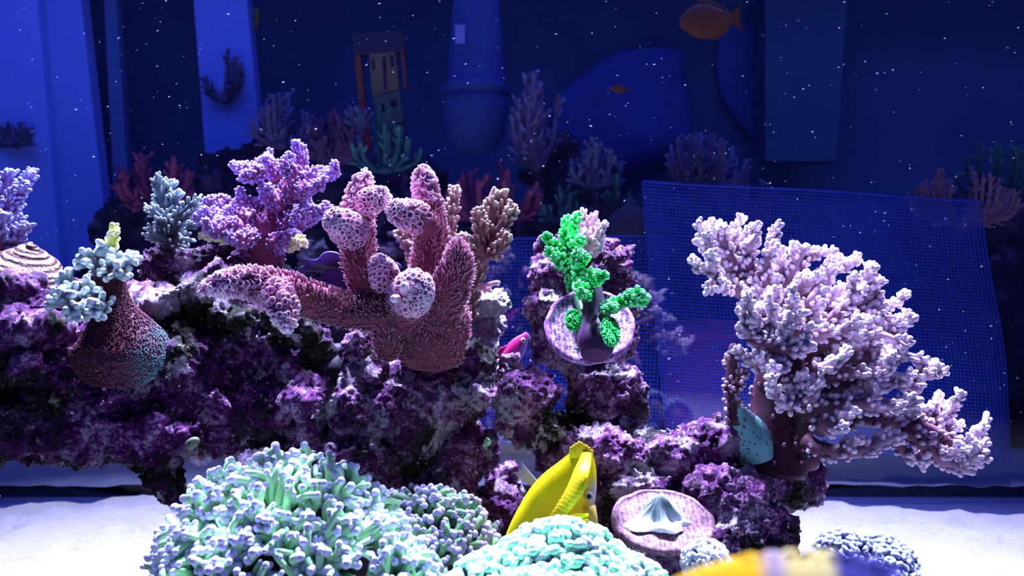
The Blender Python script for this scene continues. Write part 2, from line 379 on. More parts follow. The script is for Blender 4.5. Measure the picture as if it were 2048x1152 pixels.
# ------------------------------------------------------------------ reef rocks
rock('reef_rock', [
    (20, 700, .52, 130, 130), (-70, 800, .52, 150, 140), (-60, 640, .54, 110, 70), (130, 770, .53, 130, 130), (60, 845, .52, 110, 70), (250, 790, .54, 130, 120),
    (165, 855, .52, 105, 68), (290, 870, .52, 80, 70), (335, 945, .52, 34, 55), (378, 872, .51, 44, 36), (470, 862, .56, 90, 44), (580, 860, .56, 90, 50), (385, 770, .55, 130, 130), (335, 650, .57, 120, 60), (455, 620, .58, 110, 75),
    (485, 720, .56, 105, 105), (555, 690, .55, 75, 80), (555, 790, .55, 85, 85), (450, 825, .55, 100, 65), (440, 540, .62, 70, 30), (330, 590, .61, 90, 26, 1.6, 25),
    (90, 620, .55, 110, 60), (545, 580, .60, 60, 40), (10, 590, .57, 80, 36), (250, 600, .60, 60, 45), (320, 610, .53, 92, 20, 1.2, 32), (400, 590, .545, 60, 24, 1, -30), (470, 630, .54, 60, 22, 1, -15), (590, 655, .525, 50, 26, 1, -30), (635, 700, .53, 18, 34), (610, 790, .51, 44, 40), (560, 740, .52, 30, 26), (430, 800, .505, 30, 34), (345, 730, .50, 36, 40), (-10, 600, .51, 90, 24, 1.3, 25), (60, 660, .50, 70, 22, 1.2, 10), (30, 730, .49, 60, 30), (-140, 1000, .56, 90, 220), (-160, 1230, .58, 130, 150)],
    M['rock_left'], 'long dark purple rock ledge overhanging the sand at left, crusted with coralline algae', amp=.0095, nod=900, origin=P(-150, 1350, .56),
    bare=[(45, 600, .52, 70, 1.1), (0, 650, .50, 60, .9), (330, 600, .515, 50, .75), (390, 570, .535, 34, .8), (500, 630, .52, 26, .6), (120, 690, .48, 34, .6), (600, 640, .54, 26, .6)])
rock('reef_rock', [
    (738, 720, .53, 36, 70), (700, 830, .52, 45, 70), (770, 850, .54, 105, 110), (880, 790, .55, 110, 80), (950, 735, .54, 45, 55), (965, 785, .53, 40, 22, 1.2),
    (850, 900, .56, 140, 90), (915, 960, .53, 42, 90), (800, 1010, .56, 150, 110), (940, 1060, .53, 60, 80), (700, 905, .51, 70, 30), (850, 1230, .55, 190, 170), (1005, 955, .58, 26, 34), (1000, 1030, .56, 50, 55), (640, 850, .53, 26, 40, .8, -30)],
    M['rock'], 'dark middle rock pillar carrying the fat pink finger coral', amp=.0075, nod=450, origin=P(850, 1330, .55),
    bare=[(975, 785, .50, 36, 1), (880, 775, .50, 26, .7), (700, 760, .52, 26, .7), (710, 880, .48, 48, .9), (660, 870, .5, 25, .5), (930, 930, .5, 28, .8), (940, 1010, .5, 26, .8)])
rock('reef_rock', [
    (1118, 500, .57, 34, 22), (1190, 500, .58, 40, 34, 1, -25), (1115, 555, .56, 42, 46), (1205, 545, .58, 48, 44), (1090, 620, .55, 36, 42), (1170, 620, .57, 70, 70), (1243, 600, .57, 30, 60),
    (1245, 680, .57, 30, 50), (1110, 700, .55, 50, 46), (1180, 720, .56, 70, 60), (1210, 790, .55, 76, 80), (1250, 800, .55, 44, 58), (1055, 790, .53, 66, 46), (1010, 800, .54, 36, 30), (1075, 850, .54, 90, 34, .8, -12), (1130, 900, .55, 52, 64), (1150, 980, .56, 60, 80), (1020, 735, .56, 24, 28)],
    M['rock'], 'knobbly purple rock tower with an arch, under the green branching coral', amp=.006, nod=500, origin=P(1150, 1050, .56),
    bare=[(1060, 760, .50, 26, .9), (1110, 770, .50, 30, .9), (1140, 800, .50, 22, .8), (1275, 800, .52, 36, .9), (1150, 860, .5, 20, .8), (1110, 520, .53, 26, .7)])
rock('reef_rock', [
    (1200, 900, .52, 80, 50), (1310, 905, .53, 100, 40), (1420, 885, .54, 80, 45), (1500, 930, .56, 90, 62), (1570, 945, .57, 70, 60), (1605, 975, .57, 36, 32), (1240, 985, .52, 110, 60), (1350, 1000, .53, 120, 65), (1450, 1010, .51, 100, 65),
    (1530, 1070, .50, 56, 60), (1400, 1090, .50, 160, 70), (1200, 1090, .52, 110, 80), (1390, 1230, .53, 190, 170), (1240, 1230, .54, 150, 150), (1438, 848, .54, 18, 24)],
    M['rock'], 'low wide purple rock at right under the big pale staghorn coral', amp=.0065, nod=650, origin=P(1390, 1340, .53),
    bare=[(1250, 925, .49, 40, .7), (1440, 838, .53, 22, 1), (1480, 900, .51, 40, .7), (1500, 1010, .47, 46, .6), (1200, 1010, .47, 26, .9), (1500, 1085, .46, 34, .8)])
rock('reef_rock', [(983, 608, .57, 46, 26), (960, 600, .58, 30, 22), (978, 650, .58, 34, 34), (972, 700, .59, 24, 44), (975, 750, .585, 30, 30)],
    M['rock_pale'], 'small white topped rock knob behind the pink finger coral', amp=.003, pit=.003, nod=60, origin=P(975, 780, .585), voxel=.0011,
    bare=[(983, 590, .56, 55, 1.2)])
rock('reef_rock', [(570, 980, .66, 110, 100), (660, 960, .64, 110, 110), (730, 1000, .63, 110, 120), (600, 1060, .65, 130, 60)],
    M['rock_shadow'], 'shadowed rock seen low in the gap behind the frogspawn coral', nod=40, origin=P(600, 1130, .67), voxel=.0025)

# frag plugs and small pieces lying on the ledge
rock('reef_rubble', [(332, 520, .56, 48, 24), (300, 530, .555, 22, 20), (362, 530, .555, 26, 16), (320, 545, .56, 40, 12)], M['rock'], 'pink rubble chip under the small grey coral', amp=.002, pit=.002, nod=60, voxel=.0009, bare=[(365, 525, .55, 20, .5)])
rock('reef_rubble', [(450, 500, .60, 48, 13, 1, 8), (490, 508, .585, 22, 10, 1, 10), (415, 525, .60, 40, 22), (510, 520, .6, 50, 18)], M['rock'], 'flat violet rubble slab below the purple table coral', amp=.002, pit=.002, nod=40, voxel=.0009)
rock('reef_rubble', [(1225, 520, .565, 52, 13, 1, 32), (1195, 495, .57, 20, 14), (1250, 545, .565, 18, 12)], M['rock'], 'slanting lilac rubble chip under the small pink coral', amp=.0015, pit=.001, nod=30, voxel=.0009, bare=[(1190, 490, .56, 18, 1)])
# ------------------------------------------------------------------ background: front-glass reflections built as solid dim things, on dark rocks
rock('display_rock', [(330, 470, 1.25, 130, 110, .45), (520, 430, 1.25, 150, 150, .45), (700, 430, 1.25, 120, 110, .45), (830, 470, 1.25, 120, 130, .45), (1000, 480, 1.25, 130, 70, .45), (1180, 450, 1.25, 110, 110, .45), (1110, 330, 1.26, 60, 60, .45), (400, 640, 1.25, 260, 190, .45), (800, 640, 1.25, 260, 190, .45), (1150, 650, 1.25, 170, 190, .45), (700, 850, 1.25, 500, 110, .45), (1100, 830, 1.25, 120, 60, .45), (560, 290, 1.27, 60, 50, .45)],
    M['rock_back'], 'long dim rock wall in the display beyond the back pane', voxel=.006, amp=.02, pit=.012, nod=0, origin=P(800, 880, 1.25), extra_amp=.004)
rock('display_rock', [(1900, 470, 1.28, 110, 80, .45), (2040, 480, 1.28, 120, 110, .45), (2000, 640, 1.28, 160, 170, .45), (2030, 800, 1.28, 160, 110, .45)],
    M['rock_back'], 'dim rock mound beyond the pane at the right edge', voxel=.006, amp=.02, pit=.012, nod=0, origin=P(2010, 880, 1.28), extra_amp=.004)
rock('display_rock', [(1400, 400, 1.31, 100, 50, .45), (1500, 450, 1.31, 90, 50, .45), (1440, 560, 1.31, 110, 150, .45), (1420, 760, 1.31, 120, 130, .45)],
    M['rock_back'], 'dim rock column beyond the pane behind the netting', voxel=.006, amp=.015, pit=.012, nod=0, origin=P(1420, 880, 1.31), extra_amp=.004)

def bushy(name, cx, cy, w_, h_, Y, stops, label, n=14, r=6, mat=None, spread=1.0, knob=.5, cat='coral', base=True):
    """a loose bush of branching coral; cx,cy = foot"""
    mat = mat or coral_mat(name + '_dim', stops, .6, bstr=0)
    o = thing(name, label, cat, P(cx, cy, Y)); px = Y / F
    mbb = MB(); ellipsoids(mbb, P(cx, cy, Y), np.array([w_ * .12, w_ * .12, h_ * .09]) * px, 12, 8); mbb.build('coral_base', mat, o)
    mb = MB()
    for i in range(n):
        a = random.uniform(-1, 1); e = P(cx + a * w_ * .5, cy - h_ * (1 - .55 * a * a) * random.uniform(.75, 1.05), Y + random.uniform(-.4, .4) * w_ * px)
        s = P(cx + a * w_ * .15, cy, Y); md = (s + e) / 2 + np.array([a * w_ * .1 * px, 0, -h_ * .05 * px])
        S = np.concatenate([spline([s, md, e], 14), np.linspace(r * 1.3, r * .7, 14)[:, None] * px], 1)
        acro(mb, S, per_cm=knob * 2.2, nl=(r * 1.6, r * 4), nr=(r * .45, r * .65), px=px, sides=7, nside=5, up=.5)
    mb.build('branches', mat, o); return o
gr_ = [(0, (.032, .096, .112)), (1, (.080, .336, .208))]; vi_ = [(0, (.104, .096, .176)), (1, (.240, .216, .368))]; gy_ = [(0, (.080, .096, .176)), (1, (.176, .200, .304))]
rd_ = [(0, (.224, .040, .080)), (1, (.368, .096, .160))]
bushy('reflected_coral', 985, 440, 200, 100, 1.12, rd_, 'dim dark red coral with upright spikes beyond the two beige spires', n=16, r=9, knob=.25)
bushy('reflected_coral', 310, 410, 150, 110, 1.12, rd_, 'dim dark red coral beyond the small grey coral at left', n=14, r=7)
bushy('reflected_coral', 770, 340, 150, 90, 1.10, gr_, 'dim green branching coral below the framed yellow panel', n=13, r=5, knob=.3)
bushy('reflected_coral', 760, 290, 60, 90, 1.11, gr_, 'single dim green coral sprig in front of the framed panel', n=4, r=4, knob=.3)
bushy('reflected_coral', 1405, 375, 190, 110, 1.20, vi_, 'dim grey violet branching coral above the left end of the netting', n=26, r=5)
bushy('reflected_coral', 1490, 430, 120, 90, 1.19, vi_, 'dimmer violet coral just right of the grey violet one above the netting', n=12, r=5)
bushy('reflected_coral', 1995, 400, 170, 125, 1.18, gr_, 'dim green tipped branching coral at the far right edge', n=26, r=4)
bushy('reflected_coral', 1925, 450, 230, 120, 1.14, [(0, (.40, .20, .20)), (1, (.55, .32, .30))], 'dim brown bushy coral below the green tipped one at far right', n=30, r=4)
bushy('reflected_coral', 1070, 330, 130, 180, 1.16, vi_, 'tall dim violet coral right of the hanging filter sock', n=12, r=7)
bushy('reflected_coral', 1195, 370, 110, 80, 1.12, gy_, 'dim bluish coral clump beyond the green branching coral', n=12, r=7)
bushy('reflected_coral', 1235, 410, 50, 60, 1.11, gr_, 'small dim green coral below the bluish clump', n=5, r=5)
bushy('reflected_coral', 560, 290, 130, 110, 1.2, vi_, 'dim violet coral above the tip of the purple table coral', n=12, r=6)
bushy('reflected_coral', 715, 260, 60, 50, 1.12, gy_, 'dim blue coral knob at the left foot of the framed panel', n=7, r=7)
bushy('reflected_coral', 450, 200, 90, 100, 1.412, gy_, 'very faint blue coral before the narrow blue pillar', n=10, r=5)
bushy('reflected_coral', 20, 290, 90, 50, 1.395, gy_, 'very faint blue green coral before the wide blue pillar', n=10, r=6)
bushy('reflected_coral', 665, 320, 120, 90, 1.14, [(0, (.112, .048, .112)), (1, (.176, .096, .160))], 'dim plum coloured coral mound right of the purple table coral', n=14, r=8)
bushy('reflected_coral', 1125, 440, 90, 60, 1.13, gr_, 'low dim green coral left above the tower top', n=8, r=6)
mb = MB(); c0 = P(1262, 452, 1.08)
th = np.linspace(.0, 1, 9); prof = spline([[*P(1262, 500, 1.08)], [*P(1262, 450, 1.08)], [*P(1262, 412, 1.08)]], 10)
tubes(mb, prof[None], (np.array([.5, .8, 1, 1.08, 1.1, 1.05, .95, .8, .6, .35]) * 48 / F * 1.08)[None], np.zeros((1, 10)), 18)
M['mush'] = coral_mat('dim_cream_coral', [(0, (.10, .10, .12)), (1, (.16, .16, .18))], .6)
tag(mb.build('mound_coral', M['mush'], origin=P(1262, 500, 1.08)), 'dim cream domed coral on the far rocks beside the netting', 'coral')

# netting reflected in the front glass, built behind the pane as crossing wires
M['net'] = plain('blue_netting', (.03, .07, .42), .6, var=.1)
def net(name, quad, Y, nx, ny, wr, label):
    q = [P(x, y, Y) for x, y in quad]        # top-left, top-right, bottom-right, bottom-left
    def at(u, v):
        p = (q[0] * (1 - u) + q[1] * u) * (1 - v) + (q[3] * (1 - u) + q[2] * u) * v
        return p + np.array([0, .008 * math.sin(u * 9 + v * 3) + .004 * math.sin(v * 8), 0])
    o = thing(name, label, 'net', q[3])
    H = np.array([[at(u, v) for u in np.linspace(0, 1, 24)] for v in np.linspace(0, 1, ny)])
    W_ = np.array([[at(u, v) for v in np.linspace(0, 1, 20)] for u in np.linspace(0, 1, nx)])
    mb = MB(); tubes(mb, H, np.full(H.shape[:2], wr), np.zeros(H.shape[:2]), 4, end='flat'); tubes(mb, W_, np.full(W_.shape[:2], wr), np.zeros(W_.shape[:2]), 4, end='flat')
    mb.build('mesh_weave', M['net'], o)
    mb = MB(); B = np.array([[at(u, 0) for u in np.linspace(0, 1, 24)]]); tubes(mb, B, np.full(B.shape[:2], wr * 1.6), np.zeros(B.shape[:2]), 6); mb.build('net_hem', M['net'], o)
net('netting', [(1285, 362), (1965, 402), (2020, 925), (1335, 880)], .995, 96, 76, .00095, 'wide blue mesh netting, a front glass reflection built behind the big pale staghorn coral')
net('netting', [(955, 478), (1340, 470), (1320, 900), (960, 880)], 1.02, 52, 56, .00095, 'smaller blue mesh netting, a front glass reflection built behind the green coral tower')

# the hanging filter sock
def lathe(mb, prof, c, sides=32, A=0, ax=None):
    """prof rows (radius, height); ax = 3x3 rows of local axes"""
    prof = np.array(prof, float); m = len(prof); ph = np.arange(sides) * 2 * math.pi / sides
    L = np.stack([prof[:, :1] * np.cos(ph), prof[:, :1] * np.sin(ph), np.repeat(prof[:, 1:2], sides, 1)], -1).reshape(-1, 3)
    if ax is not None: L = L @ np.array(ax)
    i, j = np.meshgrid(np.arange(m - 1), np.arange(sides), indexing='ij'); j2 = (j + 1) % sides
    mb.add(L + c, np.stack([i * sides + j, i * sides + j2, (i + 1) * sides + j2, (i + 1) * sides + j], -1).reshape(-1, 4), A=np.repeat(A, sides) if np.ndim(A) == 1 else A)
    return m
m, nt, b = new_mat('sock_mesh'); co = geo(nt)
bk = nt.nodes.new('ShaderNodeTexChecker'); bk.inputs['Scale'].default_value = 260; nt.links.new(co, bk.inputs[0])
nt.links.new(mixc(nt, bk.outputs[1], (.035, .08, .24), (.055, .11, .34)), b.inputs['Base Color']); b.inputs['Roughness'].default_value = .7; M['sock'] = m
Ys = 1.24; k = Ys / F
o = thing('filter_sock', 'long blue mesh filter sock hanging down at top centre', 'filter sock', P(950, 305, Ys))
mb = MB(); prof = [(0.001, 0), (22, 2), (42, 12), (58, 36), (64, 80), (62, 120), (55, 126), (56, 180), (50, 240), (46, 300), (42, 360), (40, 420)]
lathe(mb, [(r * k, h * k) for r, h in prof], P(952, 305, Ys), 32); mb.build('sock_bag', M['sock'], o)
mb = MB(); lathe(mb, [(62 * k, 112 * k), (68 * k, 116 * k), (68 * k, 128 * k), (60 * k, 132 * k)], P(952, 305, Ys), 32); mb.build('sock_collar', M['sock'], o)
mb = MB(); box(mb, P(910, 85, Ys - .052), P(930, 52, Ys - .046)); mb.build('sock_tab', plain('sock_tab_blue', (.3, .33, .7)), o, smooth=False)

# soft drapes of blue cloth
def row_loft(mb, rows, Y, depth=.35, sides=24, A=0, pw=1.0):
    """rows (py, left px, right px): stacked oval sections, a solid body"""
    L = []
    rows = spline(np.array([(a, b, c) for a, b, c in rows], float), 26)
    for py, l, r in rows:
        c = P((l + r) / 2, py, Y); hw = max(abs(r - l) / 2, .6) / F * Y
        for s in range(sides):
            a = s * 2 * math.pi / sides; L.append(c + np.array([math.cos(a) * hw, math.sin(a) * hw * depth, 0]))
    m = len(rows); i, j = np.meshgrid(np.arange(m - 1), np.arange(sides), indexing='ij'); j2 = (j + 1) % sides
    L += [P((rows[0][1] + rows[0][2]) / 2, rows[0][0], Y), P((rows[-1][1] + rows[-1][2]) / 2, rows[-1][0], Y)]
    jj = np.arange(sides)
    mb.add(L, np.stack([i * sides + j, (i + 1) * sides + j, (i + 1) * sides + j2, i * sides + j2], -1).reshape(-1, 4),
           np.concatenate([np.stack([np.full(sides, m * sides), jj, (jj + 1) % sides], -1), np.stack([np.full(sides, m * sides + 1), (m - 1) * sides + (jj + 1) % sides, (m - 1) * sides + jj], -1)]), A=A)
M['cloth'] = plain('blue_cloth', (.05, .10, .32), .8, var=.25, scale=9)
mb = MB(); row_loft(mb, [(98, 1280, 1350), (112, 1215, 1368), (150, 1165, 1368), (200, 1110, 1378), (250, 1100, 1384), (290, 1100, 1372), (330, 1120, 1300), (350, 1150, 1220)], 1.585, .3)
tag(mb.build('blue_cloth', M['cloth'], origin=P(1200, 350, 1.585)), 'broad rounded bundle of blue cloth hanging in the dark, right of the filter sock', 'cloth')
mb = MB(); row_loft(mb, [(48, 1448, 1500), (80, 1436, 1522), (150, 1432, 1532), (210, 1450, 1530), (260, 1490, 1530), (285, 1512, 1528)], 1.607, .3)
tag(mb.build('blue_cloth', M['cloth'], origin=P(1515, 285, 1.607)), 'narrow tapering fold of blue cloth below the orange fish', 'cloth')
M['cab'] = plain('dark_blue_cabinet', (.05, .13, .19), .6, var=.2, scale=5)
slab('cabinet', [(1530, -80), (1700, -80), (1672, 322), (1532, 322)], 1.5, .05, M['cab'], 'tall dark blue cabinet front standing above the netting', 'cabinet')

# framed yellow panel with marks
Yp = 1.40; kp = Yp / F
o = thing('panel_stand', 'upright device with cream yellow face, dark marks and orange side posts', 'device', P(770, 340, Yp))
M['cream'] = plain('cream_yellow', (.28, .24, .08), .6, var=.2, scale=20); M['cream2'] = plain('cream_green', (.14, .20, .10), .6, var=.2, scale=20)
M['orange'] = plain('orange_post', (.32, .10, .03), .5); M['grey'] = plain('grey_cap', (.07, .06, .07), .6); M['mark'] = plain('dark_mark', (.05, .03, .05), .6)
M['redpost'] = plain('red_post', (.45, .06, .04), .5)
def quadbox(name, quad, Y, th, mat, parent):
    f = [P(x, y, Y) for x, y in quad]; b = [p + np.array([0, th, 0]) for p in f]
    mb = MB(); mb.add(f + b, [[0, 1, 2, 3], [7, 6, 5, 4], [0, 4, 5, 1], [1, 5, 6, 2], [2, 6, 7, 3], [3, 7, 4, 0]]); return mb.build(name, mat, parent, smooth=False)
quadbox('housing_cap', [(706, 66), (806, 62), (811, 102), (708, 110)], Yp, .02, M['grey'], o)
q1 = quadbox('upper_face', [(738, 108), (790, 102), (798, 178), (744, 192)], Yp, .02, M['cream'], o)
q2 = quadbox('lower_face', [(745, 194), (799, 181), (806, 242), (760, 258)], Yp, .02, M['cream2'], o)
quadbox('foot_face', [(762, 260), (808, 246), (812, 300), (768, 312)], Yp, .02, M['grey'], o)
mb = MB(); xa = P(775, 300, Yp)[0]; box(mb, (xa - .012, Yp, SAND - .021), (xa + .012, Yp + .02, P(0, 300, Yp)[2])); mb.build('support_pole', M['grey'], o, smooth=False)
quadbox('side_post', [(708, 110), (720, 110), (729, 202), (717, 202)], Yp, .015, M['orange'], o)
quadbox('side_post', [(718, 204), (729, 204), (742, 300), (724, 300)], Yp, .015, M['redpost'], o)
quadbox('side_post', [(801, 104), (808, 104), (814, 178), (808, 178)], Yp, .015, M['orange'], o)
for quad in ([(743, 118), (749, 118), (751, 138), (745, 138)], [(764, 114), (771, 114), (772, 142), (766, 142)], [(780, 110), (786, 110), (787, 132), (782, 132)], [(766, 146), (771, 146), (774, 176), (768, 178)]):
    quadbox('face_mark', quad, Yp - .003, .004, M['mark'], q1) if False else quadbox('face_mark', quad, Yp - .003, .004, M['mark'], o)
for (cx, cy) in ((763, 216), (787, 206)):
    mb = MB(); ellipsoids(mb, P(cx, cy, Yp), np.array([7, 3, 10]) * kp, 14, 8); mb.build('face_dot', M['mark'], o)

# red tub behind the netting
M['red'] = plain('red_tub', (.95, .06, .16), .5, var=.1)
Yr = 1.10; k = Yr / F; o = thing('red_tub', 'dull red tub standing behind the netting left of the big pale coral', 'tub', P(1400, 872, Yr))
mb = MB(); lathe(mb, [(.1 * k, 0), (66 * k, 0), (72 * k, 6 * k), (84 * k, 200 * k), (80 * k, 200 * k), (66 * k, 12 * k), (.1 * k, 12 * k)], P(1400, 872, Yr), 40); mb.build('tub_body', M['red'], o)
mb = MB(); lathe(mb, [(82 * k, 196 * k), (94 * k, 202 * k), (95 * k, 214 * k), (84 * k, 220 * k), (80 * k, 205 * k)], P(1400, 872, Yr), 40); mb.build('tub_rim', M['red'], o)
mb = MB(); c = P(1400, 655, Yr); lathe(mb, [(84 * k, 0), (70 * k, 12 * k), (.1 * k, 16 * k)], c, 40); mb.build('tub_lid', M['red'], o)
# ------------------------------------------------------------------ big pale staghorn at right
stag = [(0, (.05, .018, .03)), (.4, (.24, .12, .17)), (.75, (.60, .45, .56)), (1, (.88, .78, .88))]
M['stag'] = coral_mat('pale_staghorn', stag, .4, sss=0)
M['stagbase'] = coral_mat('staghorn_base', [(0, (.13, .05, .09)), (.5, (.24, .14, .18)), (1, (.12, .45, .42))], .5)
o = thing('staghorn_coral', 'large pale lavender branching coral fanning out from the low rock at right', 'coral', P(1545, 925, .54))
mb = MB()
S = spline(ctrl([(1535, 940, .55, 74), (1543, 890, .55, 60), (1550, 820, .55, 48), (1558, 750, .55, 46), (1568, 680, .56, 42), (1580, 610, .56, 32)]), 24)
acro(mb, S, per_cm=6, nl=(6, 14), nr=(3.5, 5), tip_a=.2, sides=24)
for pts in ([(1560, 800, .56, 40), (1630, 760, .57, 32), (1700, 720, .57, 20)], [(1570, 840, .56, 36), (1640, 830, .56, 28), (1740, 830, .56, 17)], [(1570, 730, .56, 38), (1640, 680, .57, 26), (1700, 640, .57, 16)], [(1565, 660, .56, 30), (1530, 590, .56, 22), (1490, 540, .56, 15)],
            [(1575, 660, .56, 32), (1620, 600, .57, 22), (1650, 560, .57, 14)], [(1590, 870, .54, 18), (1612, 905, .535, 18), (1622, 925, .53, 17)], [(1590, 890, .54, 30), (1605, 860, .535, 20), (1618, 815, .53, 14)]):
    acro(mb, spline(ctrl(pts), 16), per_cm=4, nl=(6, 14), nr=(3.5, 5), tip_a=.3, sides=14)
mb.build('trunk', M['stag'], o)
mb = MB(); S = spline(ctrl([(1512, 920, .532, 34), (1500, 878, .532, 42), (1480, 842, .528, 30), (1468, 812, .522, 14)]), 14); tubes(mb, S[None, :, :3], S[None, :, 3], np.full((1, 14), .9), 16)
p, rv, tan, t, r = surface_pts(S, 110, .1, .95); ellipsoids(mb, p, np.full((110, 3), .0007), 6, 5, A=.2)
q = mb.build('encrusting_base', M['stagbase'], o); q['label'] = 'teal dotted encrusting skirt at the left foot'
mb = MB()
for pts in ([(1466, 850, .52, 11), (1464, 790, .52, 10), (1462, 740, .52, 10), (1466, 694, .52, 8)], [(1468, 790, .52, 8), (1478, 760, .515, 8), (1486, 742, .515, 7)]):
    S = spline(ctrl(pts), 14); acro(mb, S, per_cm=11, nl=(7, 13), nr=(4, 5.5), tip_a=.5, sides=10)
mb.build('side_column', M['stag'], o)
tr = [
 [(1560, 680, .55, 22), (1525, 610, .55, 18), (1480, 555, .54, 14), (1435, 505, .53, 11), (1390, 483, .53, 7)],
 [(1480, 558, .54, 13), (1455, 508, .53, 11), (1445, 475, .53, 9), (1441, 452, .53, 7)],
 [(1500, 570, .54, 13), (1492, 510, .535, 10), (1500, 490, .53, 9), (1509, 474, .53, 7)],
 [(1500, 600, .53, 13), (1455, 570, .52, 11), (1425, 545, .52, 9), (1406, 530, .515, 6)],
 [(1440, 556, .52, 9), (1428, 530, .52, 8), (1424, 512, .515, 7)], [(1440, 566, .52, 8), (1425, 572, .51, 6), (1414, 572, .51, 5)],
 [(1460, 520, .54, 10), (1425, 480, .535, 8), (1408, 462, .53, 6)], [(1460, 505, .54, 9), (1470, 475, .54, 7), (1466, 462, .54, 6)],
 [(1560, 650, .54, 18), (1535, 590, .53, 14), (1530, 540, .53, 11), (1545, 492, .53, 8), (1547, 484, .53, 7)],
 [(1545, 560, .55, 12), (1565, 520, .55, 10), (1562, 500, .55, 7)], [(1570, 650, .55, 18), (1575, 580, .55, 13), (1595, 525, .55, 10), (1612, 492, .55, 7)],
 [(1600, 535, .55, 9), (1622, 510, .55, 8), (1638, 505, .55, 6)], [(1590, 640, .55, 18), (1630, 580, .55, 13), (1665, 545, .55, 10), (1690, 520, .55, 7)],
 [(1580, 620, .54, 16), (1600, 570, .53, 12), (1620, 550, .53, 8)], [(1600, 640, .53, 15), (1625, 600, .52, 12), (1640, 575, .52, 8)],
 [(1590, 660, .54, 18), (1650, 610, .54, 14), (1710, 580, .54, 11), (1745, 556, .54, 7)], [(1700, 590, .54, 10), (1725, 560, .54, 8), (1744, 552, .54, 6)],
 [(1620, 660, .54, 16), (1700, 630, .54, 13), (1755, 610, .54, 10), (1800, 606, .54, 7)], [(1740, 620, .54, 9), (1752, 590, .54, 8), (1752, 560, .54, 6)],
 [(1620, 690, .53, 17), (1700, 645, .53, 13), (1760, 635, .53, 11), (1790, 655, .53, 9), (1832, 634, .53, 6)],
 [(1790, 680, .53, 8), (1788, 660, .53, 8), (1800, 640, .53, 7)], [(1620, 700, .53, 17), (1690, 675, .52, 14), (1760, 672, .52, 11), (1812, 694, .52, 6)],
 [(1570, 660, .51, 12), (1620, 668, .51, 12), (1660, 665, .51, 10), (1690, 660, .51, 7)],
 [(1610, 770, .53, 18), (1680, 720, .53, 14), (1750, 715, .53, 12), (1810, 712, .53, 9), (1850, 722, .53, 7)], [(1700, 730, .54, 13), (1760, 690, .54, 11), (1795, 700, .54, 8), (1800, 708, .54, 7)],
 [(1620, 790, .53, 18), (1700, 765, .53, 15), (1790, 765, .53, 12), (1845, 745, .53, 10), (1872, 722, .53, 7)], [(1840, 748, .53, 9), (1862, 735, .53, 8), (1882, 742, .53, 6)], [(1820, 762, .53, 9), (1832, 775, .52, 8), (1838, 782, .52, 6)],
 [(1640, 755, .52, 14), (1700, 745, .51, 12), (1750, 752, .51, 10), (1785, 738, .51, 7)], [(1600, 820, .52, 18), (1680, 812, .51, 15), (1760, 812, .51, 13), (1840, 800, .51, 8)],
 [(1640, 860, .51, 15), (1655, 850, .50, 14), (1675, 858, .50, 10), (1684, 850, .50, 8)], [(1660, 830, .53, 15), (1740, 840, .53, 15), (1820, 850, .53, 14), (1890, 890, .53, 12), (1960, 930, .53, 8)],
 [(1820, 845, .53, 14), (1880, 870, .53, 13), (1930, 900, .53, 11), (1972, 878, .53, 7)], [(1840, 850, .54, 13), (1855, 820, .54, 11), (1862, 816, .54, 8)], [(1860, 860, .54, 12), (1880, 835, .54, 10), (1895, 828, .54, 7)], [(1880, 870, .54, 12), (1900, 850, .54, 9), (1906, 842, .54, 7)],
 [(1810, 860, .52, 14), (1860, 900, .52, 12), (1900, 930, .52, 10), (1945, 945, .52, 7)], [(1790, 880, .53, 11), (1815, 910, .53, 9), (1850, 930, .53, 7)], [(1890, 880, .52, 12), (1940, 905, .52, 10), (1975, 918, .52, 7)],
 [(1610, 880, .52, 15), (1650, 900, .51, 14), (1720, 902, .51, 13), (1775, 880, .51, 10), (1808, 870, .51, 7)],
 [(1530, 700, .51, 15), (1560, 695, .50, 14), (1600, 700, .495, 12), (1625, 690, .49, 8)], [(1570, 740, .51, 14), (1560, 735, .495, 12), (1545, 738, .485, 8)], [(1600, 800, .50, 14), (1575, 810, .49, 12), (1560, 806, .48, 8)], [(1580, 640, .52, 14), (1590, 630, .505, 12), (1610, 625, .495, 8)], [(1620, 740, .51, 14), (1650, 735, .495, 12), (1668, 722, .49, 8)], [(1540, 640, .52, 14), (1520, 650, .505, 11), (1505, 640, .495, 8)],
 [(1540, 700, .52, 16), (1500, 670, .50, 13), (1478, 655, .50, 9)], [(1495, 668, .50, 12), (1530, 685, .50, 11), (1560, 682, .50, 10), (1580, 672, .50, 7)], [(1500, 668, .50, 9), (1498, 650, .50, 7), (1500, 640, .50, 6)],
 [(1540, 775, .52, 14), (1570, 768, .51, 12), (1600, 770, .50, 11), (1638, 768, .50, 8)], [(1530, 735, .52, 11), (1512, 725, .51, 9), (1494, 722, .51, 7)], [(1530, 735, .52, 10), (1540, 720, .51, 8), (1545, 712, .51, 6)],
 [(1550, 630, .52, 14), (1530, 625, .51, 11), (1500, 612, .51, 7)], [(1535, 628, .51, 9), (1545, 610, .51, 8), (1543, 600, .51, 6)], [(1620, 820, .52, 13), (1625, 800, .51, 10), (1634, 792, .51, 7)],
 [(1565, 650, .52, 7), (1560, 640, .515, 7), (1556, 636, .51, 8)], [(1650, 650, .52, 11), (1690, 610, .52, 10), (1715, 580, .52, 7)], [(1640, 720, .54, 14), (1720, 690, .55, 12), (1780, 690, .55, 9)]]
